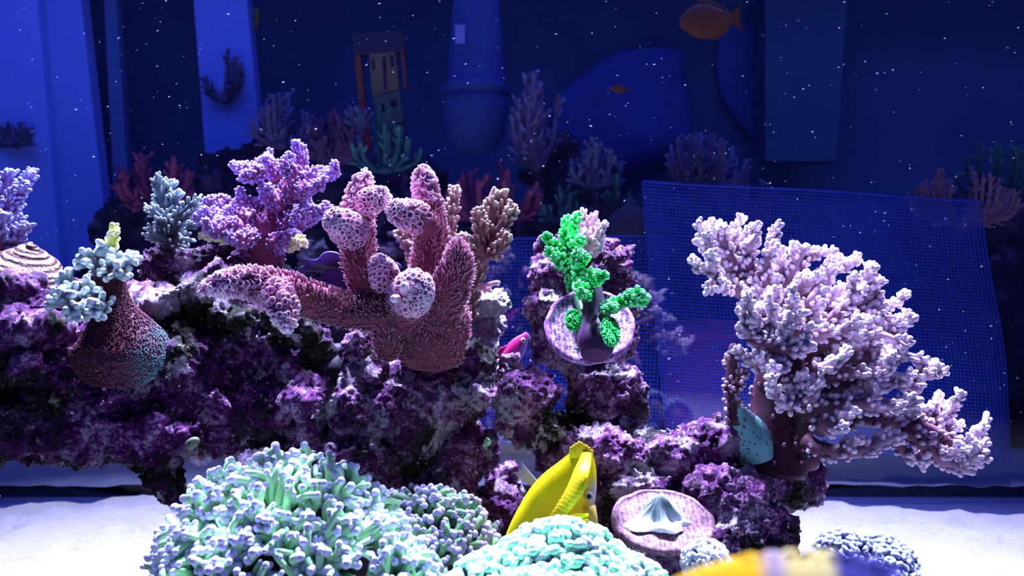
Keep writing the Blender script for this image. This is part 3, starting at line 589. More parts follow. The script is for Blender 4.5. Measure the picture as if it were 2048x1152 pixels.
for i, pts in enumerate(tr):
    mb = MB(); S = spline(ctrl(pts), 22); big = len(pts) > 3
    acro(mb, S, per_cm=9, nl=(6, 12), nr=(4.6, 6.2), base_a=.12, tip_a=1, tpow=1.0, sides=10, nside=7)
    for tw in twigs(S, 3 if big else 1, (24, 46), 7.6, 6.4, t0=.3, dirb=(.3 if pts[-1][0] > 1600 else -.25, -.25, .1)):
        acro(mb, tw, per_cm=11, nl=(5, 10), nr=(4.2, 5.8), base_a=.4, tip_a=1, tpow=1, sides=8, nside=6)
    mb.build('branch', M['stag'], o)

# ------------------------------------------------------------------ fat pink finger coral
M['finger'] = coral_mat('pink_finger_flesh', [(0, (.10, .022, .04)), (.3, (.20, .05, .085)), (.55, (.42, .18, .28)), (.8, (.85, .52, .68)), (1, (1.0, .84, .94))], .6, var=.3, bscale=1200, bstr=.5)
M['polyp'] = coral_mat('pink_polyp_hair', [(0, (.16, .04, .06)), (.5, (.50, .22, .32)), (1, (.95, .68, .86))], .5, bstr=0)
o = thing('finger_coral', 'fat pink finger coral with fuzzy arms and pale cup covered tips in the middle', 'coral', P(840, 715, .52))
def fingers(name, pts, cups, hairs, tip=1.0, t0cup=.5, sides=22, tp=2.5, cupk=1.0):
    S = spline(ctrl(pts), 40); tt = np.linspace(0, 1, 40); S[:, 3] *= np.sqrt(1 - .9 * np.clip((tt - .84) / .16, 0, 1) ** 2); a = .25 + (tip - .25) * tt ** tp
    mb = MB(); tubes(mb, S[None, :, :3], S[None, :, 3], a[None], sides)
    L = length(S) * 100
    if cups:
        ellipsoids(mb, S[-1, :3], np.full(3, 5.5 * PX), 12, 8, A=1.0)
        n = int(cups * L); p, rv, tan, t, r = surface_pts(S, n, t0cup, 1.0)
        d = nrm(rv + tan * 1.0 + np.array([0, 0, .1])); l = rng.uniform(6, 10, n) * PX * cupk; rr = rng.uniform(5.2, 7.8, n) * PX * cupk * np.clip(r / (18 * PX), .55, 1)
        s = np.array([-.5, .3, .8, 1.0]); aa = (.74 + .26 * np.clip((t - t0cup) / (1 - t0cup + 1e-6), 0, 1))
        tubes(mb, p[:, None] + d[:, None] * (l[:, None, None] * s[None, :, None]), rr[:, None] * np.array([1, .85, .95, 1.02]), np.stack([aa * .5, aa * .55, aa * .9, aa], 1), 9, end='cup')
    part = mb.build(name, M['finger'], o)
    if hairs:
        n = int(hairs * L); p, rv, tan, t, r = surface_pts(S, n, .02, .9 if cups else 1.0)
        d = nrm(rv + tan * .7 + np.array([0, 0, .25]) + rng.normal(size=(n, 3)) * .25); l = rng.uniform(6, 12, n) * PX
        s = np.array([-.2, .5, 1.0]); mb = MB()
        tubes(mb, p[:, None] + d[:, None] * (l[:, None, None] * s[None, :, None]), (np.array([1.5, 1.1, .7]) * PX)[None].repeat(n, 0), np.array([[.0, .3, .75]]).repeat(n, 0), 4)
        q = mb.build('polyp_fuzz', M['polyp'], part) if False else mb
        me = q.mesh('polyp_fuzz', part['_o']); me.materials.append(M['polyp']); h = bpy.data.objects.new('polyp_fuzz', me); C.objects.link(h); h.parent = part; h['kind'] = 'stuff'
    return part
def fing(pts, **k): return fingers('arm', pts, **k)
fingers('coral_base', [(862, 728, .53, 50), (862, 700, .528, 70), (852, 660, .524, 74), (838, 600, .518, 52)], 0, 260, tip=.3, sides=36)
fingers('coral_base', [(778, 716, .51, 14), (775, 690, .505, 26), (785, 650, .505, 36), (805, 610, .505, 40)], 0, 170, tip=.3, sides=24)
fingers('coral_base', [(905, 690, .52, 30), (900, 650, .515, 38), (890, 610, .51, 42)], 0, 150, tip=.35, sides=24)
fing([(830, 610, .51, 42), (770, 628, .50, 34), (700, 622, .49, 31), (630, 603, .475, 33), (560, 578, .465, 33), (490, 565, .46, 26), (440, 570, .455, 18), (405, 579, .452, 9)], cups=16, hairs=150, t0cup=.72, tp=5)
fing([(540, 565, .465, 26), (560, 600, .452, 25), (571, 632, .444, 17), (576, 658, .44, 8)], cups=46, hairs=40, t0cup=.25, tp=1.4)
fing([(795, 625, .51, 42), (752, 580, .505, 40), (722, 530, .50, 34), (714, 470, .50, 30), (716, 420, .50, 27), (724, 375, .50, 19), (732, 345, .50, 10)], cups=18, hairs=150, t0cup=.6, tp=3.2)
fing([(715, 480, .495, 26), (695, 458, .48, 27), (678, 446, .472, 22), (664, 440, .465, 14)], cups=60, hairs=0, t0cup=.25, tp=1.2)
fing([(722, 412, .5, 18), (742, 402, .49, 18), (758, 396, .486, 15), (772, 390, .484, 10)], cups=60, hairs=0, t0cup=.2, tp=1.0)
fing([(775, 585, .505, 26), (770, 555, .49, 22), (762, 532, .483, 17), (760, 520, .48, 11)], cups=46, hairs=60, t0cup=.45, tp=1.6)
fing([(860, 620, .515, 48), (858, 560, .51, 38), (862, 500, .51, 34), (860, 440, .51, 28), (853, 390, .51, 21), (848, 358, .51, 17), (846, 336, .51, 9)], cups=18, hairs=150, t0cup=.72, tp=4)
fing([(858, 455, .5, 28), (832, 436, .49, 25), (805, 427, .482, 20), (780, 418, .478, 12)], cups=44, hairs=60, t0cup=.3, tp=1.3)
fing([(872, 630, .505, 46), (895, 585, .49, 38), (915, 540, .485, 30), (916, 505, .483, 20), (914, 482, .482, 8)], cups=0, hairs=230, tip=.6, tp=3)
fing([(815, 640, .50, 34), (817, 605, .48, 37), (826, 583, .462, 33), (836, 572, .452, 26)], cups=50, hairs=90, t0cup=.6, tp=1.5)
fing([(812, 585, .455, 12), (808, 574, .44, 9), (812, 570, .436, 8)], cups=0, hairs=0, tip=1, tp=.6)
fing([(800, 600, .455, 10), (790, 597, .445, 8), (785, 600, .442, 7)], cups=0, hairs=0, tip=1, tp=.6)

# ------------------------------------------------------------------ purple table coral
M['table'] = coral_mat('purple_table_coral', [(0, (.18, .04, .09)), (.45, (.28, .09, .20)), (.8, (.32, .17, .44)), (1, (.46, .38, .76))], .45)
o = thing('table_coral', 'knobbly purple coral in flat overlapping plates on the left ledge', 'coral', P(535, 515, .59))
mb = MB(); S = spline(ctrl([(530, 530, .59, 34), (535, 490, .59, 36), (548, 440, .595, 30), (575, 385, .6, 22)]), 20); acro(mb, S, per_cm=10, nl=(4, 8), nr=(3, 4), tip_a=.3, sides=16); mb.build('trunk', M['table'], o)
tb = [[(560, 410, .595, 24), (590, 370, .595, 24), (625, 352, .59, 20), (655, 348, .59, 15), (674, 344, .585, 8)],
 [(595, 380, .6, 22), (598, 340, .6, 19), (602, 312, .6, 13), (603, 290, .6, 7)], [(585, 370, .61, 22), (560, 345, .61, 22), (525, 335, .605, 20), (492, 338, .6, 14), (470, 332, .6, 7)],
 [(560, 360, .6, 18), (535, 322, .6, 12), (540, 315, .6, 8)], [(590, 350, .58, 18), (570, 330, .575, 12), (572, 320, .575, 8)], [(530, 345, .58, 14), (500, 350, .575, 12), (483, 355, .575, 8)],
 [(535, 470, .585, 30), (490, 445, .58, 30), (445, 442, .57, 24), (410, 440, .565, 17), (386, 428, .56, 8)], [(500, 450, .6, 26), (460, 415, .6, 22), (425, 405, .6, 15), (408, 408, .6, 8)],
 [(520, 440, .6, 24), (500, 410, .6, 20), (480, 402, .6, 14), (476, 396, .6, 8)], [(480, 455, .56, 24), (440, 460, .55, 20), (415, 455, .545, 12)], [(500, 470, .56, 22), (485, 480, .55, 16), (455, 470, .55, 12)],
 [(560, 420, .59, 22), (540, 390, .585, 18), (525, 372, .58, 12)], [(560, 450, .59, 26), (600, 440, .585, 22), (625, 432, .58, 14), (640, 430, .58, 7)],
 [(570, 430, .6, 22), (600, 410, .6, 18), (615, 392, .6, 10)], [(545, 490, .58, 24), (575, 480, .57, 20), (596, 470, .57, 12)], [(600, 420, .62, 14), (640, 425, .63, 12), (668, 420, .63, 8)], [(595, 385, .575, 20), (620, 375, .57, 14), (645, 372, .57, 8)]]
for pts in tb:
    mb = MB(); S = spline(ctrl(pts), 18); S[:, 3] *= .8
    acro(mb, S, per_cm=60, nl=(4, 8), nr=(2.5, 3.5), base_a=.2, tip_a=.9, tpow=1.2, sides=12, nside=6, lean=.3, up=.4)
    for tw in twigs(S, 4, (8, 18), 7, 5.5, t0=.2, up=.5): acro(mb, tw, per_cm=30, nl=(4, 8), nr=(2.6, 3.8), base_a=.4, tip_a=.95, tpow=1, sides=8)
    mb.build('plate_branch', M['table'], o)
M['lime'] = coral_mat('lime_coral', [(0, (.45, .50, .10)), (.5, (.70, .85, .15)), (1, (.92, .95, .55))], .4)
for lab, pts in (('lime yellow coral sprig poking out left under the purple table coral', [(466, 478, .575, 6), (440, 476, .57, 8), (420, 472, .567, 8), (402, 468, .565, 6)]),
                 ('lime yellow coral sprig poking out right under the purple table coral', [(560, 500, .575, 6), (578, 490, .57, 9), (592, 485, .567, 10), (608, 484, .565, 8)])):
    mb = MB(); acro(mb, spline(ctrl(pts), 14), per_cm=22, nl=(6, 11), nr=(3, 4.6), base_a=.3, tip_a=1, tpow=1, nside=7)
    tag(mb.build('lime_coral_sprig', M['lime'], origin=ctrl(pts[:1])[0, :3]), lab, 'coral')

# ------------------------------------------------------------------ small grey blue coral on the rubble chip
M['greyc'] = coral_mat('grey_blue_coral', [(0, (.05, .05, .07)), (.4, (.12, .14, .18)), (.8, (.26, .36, .38)), (1, (.55, .74, .74))], .4)
o = thing('staghorn_coral', 'small grey blue branching coral on a pink rubble chip, left of the purple table coral', 'coral', P(335, 500, .56))
for pts in ([(336, 500, .56, 17), (338, 470, .56, 16), (332, 430, .56, 13), (322, 390, .56, 10), (315, 356, .56, 6)], [(340, 470, .555, 11), (362, 436, .55, 10), (380, 415, .55, 8), (398, 398, .55, 5)], [(334, 450, .55, 10), (312, 430, .545, 8), (294, 414, .54, 5)],
            [(334, 480, .55, 10), (312, 470, .545, 8), (296, 458, .54, 5)], [(338, 440, .56, 9), (350, 400, .56, 8), (352, 385, .56, 5)], [(345, 485, .55, 9), (365, 480, .545, 7), (375, 478, .54, 5)], [(330, 420, .565, 9), (340, 380, .565, 7), (342, 362, .565, 5)], [(350, 470, .57, 9), (370, 450, .57, 7), (390, 440, .57, 4)]):
    mb = MB(); acro(mb, spline(ctrl(pts), 16), per_cm=13, nl=(12, 21), nr=(2.8, 3.8), base_a=0, tip_a=.9, tpow=1.6, lean=.9, up=.3, nside=7); mb.build('branch', M['greyc'], o)
# violet coral at the left edge
M['violet'] = coral_mat('violet_coral', [(0, (.20, .06, .12)), (.5, (.28, .15, .34)), (1, (.40, .46, .85))], .4)
o = thing('staghorn_coral', 'violet upright coral cut off by the left edge, behind the striped snail', 'coral', P(-20, 540, .56))
for pts in ([(-20, 540, .56, 24), (-8, 480, .56, 20), (5, 420, .56, 14), (14, 370, .56, 10), (22, 342, .56, 6)], [(-5, 470, .56, 16), (20, 420, .56, 12), (48, 370, .555, 9), (66, 346, .55, 6)], [(0, 440, .55, 13), (25, 400, .545, 10), (52, 366, .54, 7)], [(0, 500, .55, 14), (30, 470, .545, 9), (56, 450, .54, 5)],
            [(-10, 510, .55, 14), (15, 490, .545, 10), (40, 478, .54, 6)], [(-15, 450, .56, 14), (-14, 390, .56, 11), (-6, 350, .56, 7)], [(-20, 520, .54, 16), (0, 470, .535, 12), (8, 430, .53, 8)], [(0, 500, .56, 14), (20, 460, .56, 10), (40, 430, .56, 6)]):
    mb = MB(); acro(mb, spline(ctrl(pts), 18), per_cm=16, nl=(9, 17), nr=(3.6, 5), base_a=.15, tip_a=.9, tpow=1.2, lean=1.1, nside=7); mb.build('branch', M['violet'], o)
# ------------------------------------------------------------------ green tipped coral with a broad foot at left front
M['foot'] = coral_mat('maroon_coral_foot', [(0, (.10, .03, .05)), (.5, (.13, .045, .07)), (1, (.20, .42, .45))], .45, bstr=.4)
M['mint'] = coral_mat('mint_tipped_coral', [(0, (.08, .03, .045)), (.4, (.14, .13, .14)), (.75, (.34, .48, .46)), (1, (.85, 1.0, .94))], .4)
o = thing('staghorn_coral', 'maroon coral with bulging rounded foot and mint tipped knobs at the left front', 'coral', P(240, 770, .49))
mb = MB(); S = spline(ctrl([(240, 772, .49, 36), (240, 750, .49, 70), (241, 718, .49, 88), (242, 690, .49, 87), (237, 660, .489, 66), (230, 630, .488, 44), (224, 600, .487, 32), (220, 570, .486, 27), (218, 535, .485, 24)]), 40)
tubes(mb, S[None, :, :3], S[None, :, 3] * np.where(np.arange(40) < 26, 1, 1)[None], np.full((1, 40), .2), 48, end='round')
p, rv, tan, t, r = surface_pts(S, 9000, .02, .95); a = np.clip(rv[:, 0] * 1.3, 0, 1) * np.clip(.9 - t, 0, 1) * 1.6
tubes(mb, p[:, None] + nrm(rv + tan * .5)[:, None] * (np.array([-.4, .6]) * 4.2 * PX)[None, :, None], np.array([[1.6, 1.1]]).repeat(len(p), 0) * PX, np.stack([a * .3, a.clip(.15, 1)], 1), 5)
mb.build('coral_foot', M['foot'], o)
for pts in ([(218, 560, .485, 22), (222, 525, .485, 19), (214, 505, .48, 15), (200, 505, .478, 12)], [(212, 540, .48, 16), (185, 525, .475, 14), (160, 518, .47, 9)], [(222, 545, .48, 16), (245, 528, .475, 12), (264, 515, .47, 6)], [(222, 540, .475, 14), (235, 545, .465, 10), (238, 545, .46, 9)],
            [(216, 625, .482, 24), (185, 610, .475, 24), (150, 605, .47, 20), (115, 600, .465, 12), (100, 597, .463, 9)], [(170, 600, .47, 16), (145, 570, .468, 13), (126, 548, .465, 8)], [(180, 600, .465, 15), (180, 575, .46, 11), (182, 570, .458, 9)], [(165, 610, .46, 16), (155, 620, .45, 12), (150, 625, .445, 9)], [(190, 620, .46, 14), (200, 612, .45, 11), (198, 612, .448, 9)], [(150, 600, .46, 14), (140, 590, .45, 12), (145, 588, .448, 9)]):
    mb = MB(); acro(mb, spline(ctrl(pts), 14), per_cm=9, nl=(11, 19), nr=(4.6, 7), base_a=.1, tip_a=.95, tpow=1, lean=.8, nside=8); mb.build('branch', M['mint'], o)
mb = MB(); acro(mb, spline(ctrl([(214, 515, .485, 15), (220, 490, .485, 11), (224, 465, .485, 7), (225, 450, .485, 6)]), 14), per_cm=12, nl=(8, 13), nr=(3.5, 5), base_a=.4, tip_a=.8, tpow=1, nside=8)
q = mb.build('spire', M['lime'], o); q['label'] = 'lime yellow topmost spire'
# ------------------------------------------------------------------ beige coral behind the finger coral
M['beige'] = coral_mat('beige_coral', [(0, (.15, .07, .09)), (.5, (.27, .16, .15)), (.85, (.42, .31, .27)), (1, (.95, .93, .80))], .45)
o = thing('staghorn_coral', 'beige spired coral with cream tips rising behind the pink finger coral', 'coral', P(925, 640, .56))
for pts in ([(922, 650, .56, 22), (932, 600, .56, 20), (945, 545, .56, 20), (965, 490, .56, 25), (980, 440, .56, 20), (986, 400, .56, 12), (988, 381, .56, 6)], [(985, 470, .56, 13), (1000, 430, .56, 10), (1004, 400, .56, 8), (1004, 386, .56, 6)], [(985, 490, .555, 13), (1005, 450, .55, 10), (1022, 425, .55, 8), (1028, 412, .55, 6)],
            [(965, 500, .55, 12), (940, 480, .545, 9), (925, 470, .54, 5)], [(965, 470, .55, 12), (958, 440, .545, 9), (955, 418, .54, 6)], [(975, 510, .55, 12), (1000, 495, .545, 8), (1014, 468, .54, 6)], [(925, 620, .57, 16), (908, 560, .58, 15), (898, 500, .58, 13), (900, 440, .58, 11), (907, 400, .58, 8), (909, 375, .58, 5)],
            [(900, 480, .58, 10), (885, 450, .58, 8), (878, 432, .58, 5)], [(905, 600, .58, 16), (860, 570, .59, 16), (835, 520, .59, 18), (822, 480, .59, 13), (820, 440, .59, 10), (806, 402, .59, 5)], [(825, 500, .58, 10), (808, 475, .58, 7), (796, 463, .58, 5)], [(945, 555, .55, 10), (935, 540, .545, 8), (928, 535, .54, 6)]):
    mb = MB(); acro(mb, spline(ctrl(pts), 20), per_cm=15, nl=(8, 17), nr=(3.6, 5), base_a=.05, tip_a=.85, tpow=4, lean=1.2, up=.3, nside=7); mb.build('spire', M['beige'], o)
# ------------------------------------------------------------------ green coral on its disc
M['green'] = coral_mat('green_coral', [(0, (.07, .025, .09)), (.35, (.02, .22, .05)), (.75, (.03, .72, .10)), (1, (.22, .92, .38))], .35)
M['greenpatch'] = coral_mat('green_patch', [(0, (.02, .30, .05)), (1, (.05, .90, .16))], .4)
m, nt, b = new_mat('disc_plug_purple'); co = geo(nt)
n2 = noise_n(nt, 300, 5, .75, co); 
wv = nt.nodes.new('ShaderNodeTexWave'); wv.inputs['Scale'].default_value = 110; wv.inputs['Distortion'].default_value = 6; wv.inputs['Detail'].default_value = 3; nt.links.new(co, wv.inputs[0])
c = ramp(nt, n2, [(.36, (.08, .03, .14)), (.5, (.34, .13, .42)), (.62, (.62, .42, .68))]); c2 = ramp(nt, mth(nt, 'ADD', mth(nt, 'MULTIPLY', wv.outputs[1], .12), n2), [(.44, (.05, .02, .08)), (.53, (.28, .15, .30)), (.66, (.62, .52, .64))])
nt.links.new(mixc(nt, attr(nt), c, c2), b.inputs['Base Color']); b.inputs['Roughness'].default_value = .5; bump(nt, b, n2, .8, .002); M['disc'] = m
def disc(name, mat, px, py, Y, rpx, tilt_deg, label, parent=None, th=12, lean=0, squash=1):
    k = Y / F; t = math.radians(tilt_deg); up = nrm(np.array([math.sin(math.radians(lean)), -math.sin(t), math.cos(t)])); r_ = nrm(np.cross([0, 1, 0], up)) ; f_ = np.cross(up, r_)
    prof = [(.5, -1.9 * th), (.25 * rpx, -1.9 * th), (.4 * rpx, -th), (.86 * rpx, -.9 * th), (.97 * rpx, -.5 * th), (rpx, 0), (.97 * rpx, .35 * th), (.9 * rpx, .42 * th), (.84 * rpx, .1 * th), (.6 * rpx, 0), (.3 * rpx, .05 * th), (.5, .05 * th)]
    A = [0, 0, 0, 0, 0, 0, 0, .1, .8, .95, 1, 1]
    mb = MB(); s = spline(np.array([(a, b_, c_) for (a, b_), c_ in zip(prof, A)]), 44)
    lathe(mb, [(max(a, .3) * k, b_ * k) for a, b_, c_ in s], P(px, py, Y), 72, A=s[:, 2].clip(0, 1), ax=[r_ , f_ * squash, up])
    V = mb.V[0]; 
    for i in range(len(V)): V[i] += np.array(mnoise.noise_vector(Vector(V[i]) * 90)) * .0012
    if parent is not None: return mb.build(name, mat, parent), up
    q = mb.build(name, mat, origin=P(px, py, Y) - up * 1.9 * th * k); tag(q, label, 'coral plug'); return q, up
dq, dup_ = disc('disc_plug', M['disc'], 1179, 652, .50, 90, 53, 'round purple and white disc tilted forward on the rock tower, holding the green coral', th=15, lean=-4)
o = thing('staghorn_coral', 'bright green branching coral with dark trunk growing on the tilted purple disc', 'coral', P(1190, 690, .50))
mb = MB(); S = spline(ctrl([(1190, 712, .475, 28), (1192, 685, .48, 38), (1190, 640, .49, 28), (1187, 590, .495, 20), (1186, 555, .50, 15)]), 24); acro(mb, S, per_cm=4, nl=(3, 7), nr=(3, 4), tip_a=.15, sides=20); mb.build('trunk', M['green'], o)
gb = [[(1172, 660, .495, 20), (1158, 610, .51, 15), (1146, 560, .525, 13), (1140, 510, .53, 13), (1142, 470, .53, 11), (1150, 440, .53, 8), (1158, 426, .53, 5)], [(1142, 480, .53, 9), (1134, 450, .53, 8), (1130, 434, .53, 6)], [(1140, 500, .525, 8), (1128, 470, .52, 7), (1126, 456, .52, 5)],
      [(1142, 530, .53, 10), (1115, 500, .525, 9), (1098, 480, .52, 7), (1088, 470, .52, 5)], [(1140, 540, .525, 10), (1118, 520, .52, 9), (1100, 505, .515, 6), (1092, 502, .515, 5)], [(1130, 525, .515, 8), (1112, 508, .51, 7), (1108, 516, .51, 6)], [(1140, 500, .52, 9), (1155, 485, .515, 8), (1168, 478, .51, 6)],
      [(1175, 610, .495, 11), (1160, 570, .49, 10), (1155, 520, .49, 9), (1160, 500, .49, 6)], [(1160, 530, .49, 7), (1170, 515, .49, 6), (1176, 510, .49, 5)], [(1186, 570, .49, 12), (1185, 550, .485, 11), (1186, 542, .485, 8)], [(1186, 560, .49, 10), (1202, 552, .48, 9), (1208, 556, .48, 7)], [(1180, 585, .485, 10), (1162, 575, .478, 9), (1153, 570, .475, 7)], [(1180, 600, .48, 8), (1165, 590, .475, 7), (1158, 585, .47, 6)],
      [(1192, 660, .485, 18), (1215, 622, .48, 13), (1240, 605, .475, 11), (1268, 600, .47, 9), (1294, 604, .468, 6)], [(1250, 603, .475, 8), (1266, 588, .47, 7), (1280, 580, .468, 5)], [(1262, 602, .475, 7), (1278, 594, .47, 6), (1296, 590, .465, 4)], [(1210, 625, .475, 8), (1222, 618, .47, 7), (1236, 612, .468, 6)]]
for pts in gb:
    mb = MB(); S = spline(ctrl(pts), 16); S[:, 3] *= .78; acro(mb, S, per_cm=30, nl=(5, 9), nr=(3.0, 4.2), base_a=0, tip_a=.95, tpow=.8, lean=.4, up=.35, nside=7, nt0=.38 if pts[0][3] >= 11 and pts[0][1] > 580 else .1); mb.build('branch', M['green'], o)
for (cx, cy, Y, rx, ry) in ((1147, 640, .472, 15, 24), (1221, 663, .462, 18, 34)):
    mb = MB(); k = Y / F; ax = np.array([[[1, 0, 0], [0, .75, -.66], [0, .66, .75]]]); ellipsoids(mb, P(cx, cy, Y), np.array([rx, 7, ry]) * k, 22, 16, A=.4, axes=ax)
    V = mb.V[0]; idx = rng.integers(0, len(V), 220); d = nrm(V[idx] - P(cx, cy, Y))
    tubes(mb, V[idx][:, None] + d[:, None] * (np.array([-.3, 1]) * 3 * k)[None, :, None], np.array([[2.2, 1.5]]).repeat(220, 0) * k, np.array([[.3, 1]]).repeat(220, 0), 5)
    mb.build('green_crust', M['greenpatch'], o)
# ------------------------------------------------------------------ small pink coral
M['pinkc'] = coral_mat('small_pink_coral', [(0, (.40, .16, .22)), (.5, (.60, .34, .42)), (1, (.90, .70, .80))], .45)
o = thing('staghorn_coral', 'small salmon pink branching coral behind the green coral on top of the tower', 'coral', P(1185, 500, .56))
for pts in ([(1184, 505, .56, 10), (1178, 470, .56, 11), (1168, 440, .56, 8), (1164, 418, .56, 4)], [(1182, 480, .56, 10), (1186, 450, .56, 8), (1192, 426, .56, 5)], [(1184, 485, .555, 9), (1198, 462, .55, 7), (1210, 444, .55, 5)], [(1184, 488, .55, 8), (1200, 478, .55, 6), (1208, 472, .55, 4)], [(1180, 480, .555, 8), (1168, 470, .55, 7), (1160, 460, .55, 5)], [(1188, 512, .555, 6), (1196, 500, .55, 6), (1202, 482, .55, 4)]):
    mb = MB(); acro(mb, spline(ctrl(pts), 14), per_cm=24, nl=(5, 9), nr=(2.6, 3.6), base_a=.3, tip_a=.9, tpow=1, nside=6); mb.build('branch', M['pinkc'], o)
# pink knobby crust on the white knob
mb = MB()
for pts in ([(925, 574, .56, 5), (945, 576, .558, 5), (968, 572, .556, 5), (990, 566, .555, 5), (997, 565, .555, 4)], [(945, 576, .56, 5), (938, 570, .56, 4)], [(965, 576, .555, 5), (980, 582, .552, 4)]):
    acro(mb, spline(ctrl(pts), 14), per_cm=7, nl=(3, 6), nr=(2.5, 3.5), base_a=.5, tip_a=.8)
tag(mb.build('crust_coral', M['pinkc'], origin=P(960, 582, .558)), 'thin salmon pink creeping coral on top of the white rock knob', 'coral')
# ------------------------------------------------------------------ frogspawn coral, front left
M['frog'] = coral_mat('frogspawn_tentacle', [(0, (.08, .09, .06)), (.35, (.20, .40, .17)), (.7, (.42, .85, .38)), (.88, (.55, .90, .55)), (.95, (.60, .76, .76)), (1, (.68, .70, .90))], .35, var=.25, bstr=0, sss=.0)
M['frog2'] = coral_mat('frogspawn_tentacle_dark', [(0, (.06, .06, .06)), (.35, (.10, .22, .15)), (.7, (.18, .38, .17)), (.88, (.26, .44, .28)), (.95, (.34, .36, .50)), (1, (.42, .40, .60))], .35, var=.25, bstr=0)
M['stem'] = plain('coral_stem', (.16, .09, .10), .8)
def frogspawn(label, lobes, Y0, ntent, mat, foot, k_polyps, name='frogspawn_coral', group=None):
    o = thing(name, label, 'coral', foot)
    mb = MB()
    for (px, py, Y, R) in lobes:
        c = P(px, py, Y); tubes(mb, spline([foot, (foot + c) / 2 + np.array([.004, 0, 0]), c], 12)[None], np.linspace(.03, .45 * R / F * Y, 12)[None], np.zeros((1, 12)), 16)
    mb.build('coral_skeleton', M['stem'], o)
    pts, dirs, Rs = [], [], []
    for (px, py, Y, R), n in zip(lobes, ntent):
        c = P(px, py, Y); r = R / F * Y
        i = np.arange(n) + .5; z = 1 - 1.45 * i / n; ph = i * 2.39996 + rng.uniform(0, .5, n); q = np.sqrt(np.maximum(0, 1 - z * z))
        d = nrm(np.stack([q * np.cos(ph), q * np.sin(ph), z], 1) + rng.normal(size=(n, 3)) * .07)
        keep = d[:, 1] < .55; d = d[keep]; pts.append(c + d * r * np.array([1, .75, 1]) * rng.uniform(.86, 1.02, (len(d), 1))); dirs.append(d); Rs.append(np.full(len(d), r))
    T = np.concatenate(pts); D = np.concatenate(dirs); R = np.concatenate(Rs)
    # drop those buried in the other lobe
    for (px, py, Y, R_) in lobes:
        inside = np.linalg.norm((T - P(px, py, Y)) / np.array([1, .75, 1]), axis=1) < .8 * R_ / F * Y; T, D, R = T[~inside], D[~inside], R[~inside]
    seeds = T[rng.choice(len(T), k_polyps, replace=False)]
    for _ in range(6):
        own = np.argmin(((T[:, None] - seeds[None]) ** 2).sum(2), 1); seeds = np.array([T[own == j].mean(0) if (own == j).any() else seeds[j] for j in range(k_polyps)])
    for j in range(k_polyps):
        idx = np.where(own == j)[0]
        if not len(idx): continue
        n = len(idx); t = T[idx]; d = D[idx]; r = R[idx, None]; hub = seeds[j] - nrm(seeds[j] - foot)* 0 - d.mean(0) * r.mean() * .42
        sw = nrm(np.cross(d, rng.normal(size=(n, 3)))) * rng.uniform(.05, .3, (n, 1)) * r
        root = hub + (t - hub) * .12; m1 = hub + (t - hub) * .5 + sw * .6 + d * r * .05; m2 = hub + (t - hub) * .82 + sw * .5 + d * r * .03
        s = np.linspace(0, 1, 9)[None, :, None]
        B = (1 - s) ** 3 * root[:, None] + 3 * (1 - s) ** 2 * s * m1[:, None] + 3 * (1 - s) * s * s * m2[:, None] + s ** 3 * t[:, None]
        px1 = .41 / F; rad = rng.uniform(5.6, 8.6, (n, 1)) * px1 * np.array([[1.6, 1.5, 1.4, 1.3, 1.2, 1.12, 1.05, .98, .92]])
        A = np.array([[0, .15, .35, .5, .62, .7, .74, .78, .84]]).repeat(n, 0) + rng.uniform(-.08, .03, (n, 1))
        mb = MB(); tubes(mb, B, rad, A, 8, end='flat')
        ed = nrm(B[:, -1] - B[:, -3]); ellipsoids(mb, B[:, -1] + ed * 2 * px1, np.stack([rad[:, -1] * 1.12] * 3, 1) * rng.uniform(.9, 1.15, (n, 1)), 9, 7, A=1.0)
        # side forks with a bulb of their own
        for rep in range(2):
            f = rng.uniform(size=n) < .85; b0 = B[f, 5 - rep]; e = b0 + nrm(ed[f] + rng.normal(size=(f.sum(), 3)) * .55) * rng.uniform(16, 30, (f.sum(), 1)) * px1
            s3 = np.linspace(0, 1, 4)[None, :, None]; Bf = b0[:, None] * (1 - s3) + e[:, None] * s3; rf = rad[f, 6:7] * np.array([[1, .97, .93, .9]])
            tubes(mb, Bf, rf, np.array([[.6, .7, .76, .85]]).repeat(len(b0), 0), 7, end='flat'); ellipsoids(mb, e, np.stack([rf[:, -1] * 1.16] * 3, 1), 9, 7, A=1.0)
        mb.build('polyp', mat, o)
    return o
frogspawn('large green frogspawn coral with lilac bead tips filling the bottom left front', [(570, 1165, .425, 268), (505, 1230, .40, 215), (700, 1200, .41, 190)], .41, [900, 620, 480], M['frog'], P(560, 1480, .42), 14)
frogspawn('darker green frogspawn coral just right of the large one, before the middle rock', [(850, 1125, .485, 160), (820, 1190, .46, 150)], .45, [330, 260], M['frog2'], P(820, 1430, .45), 8)

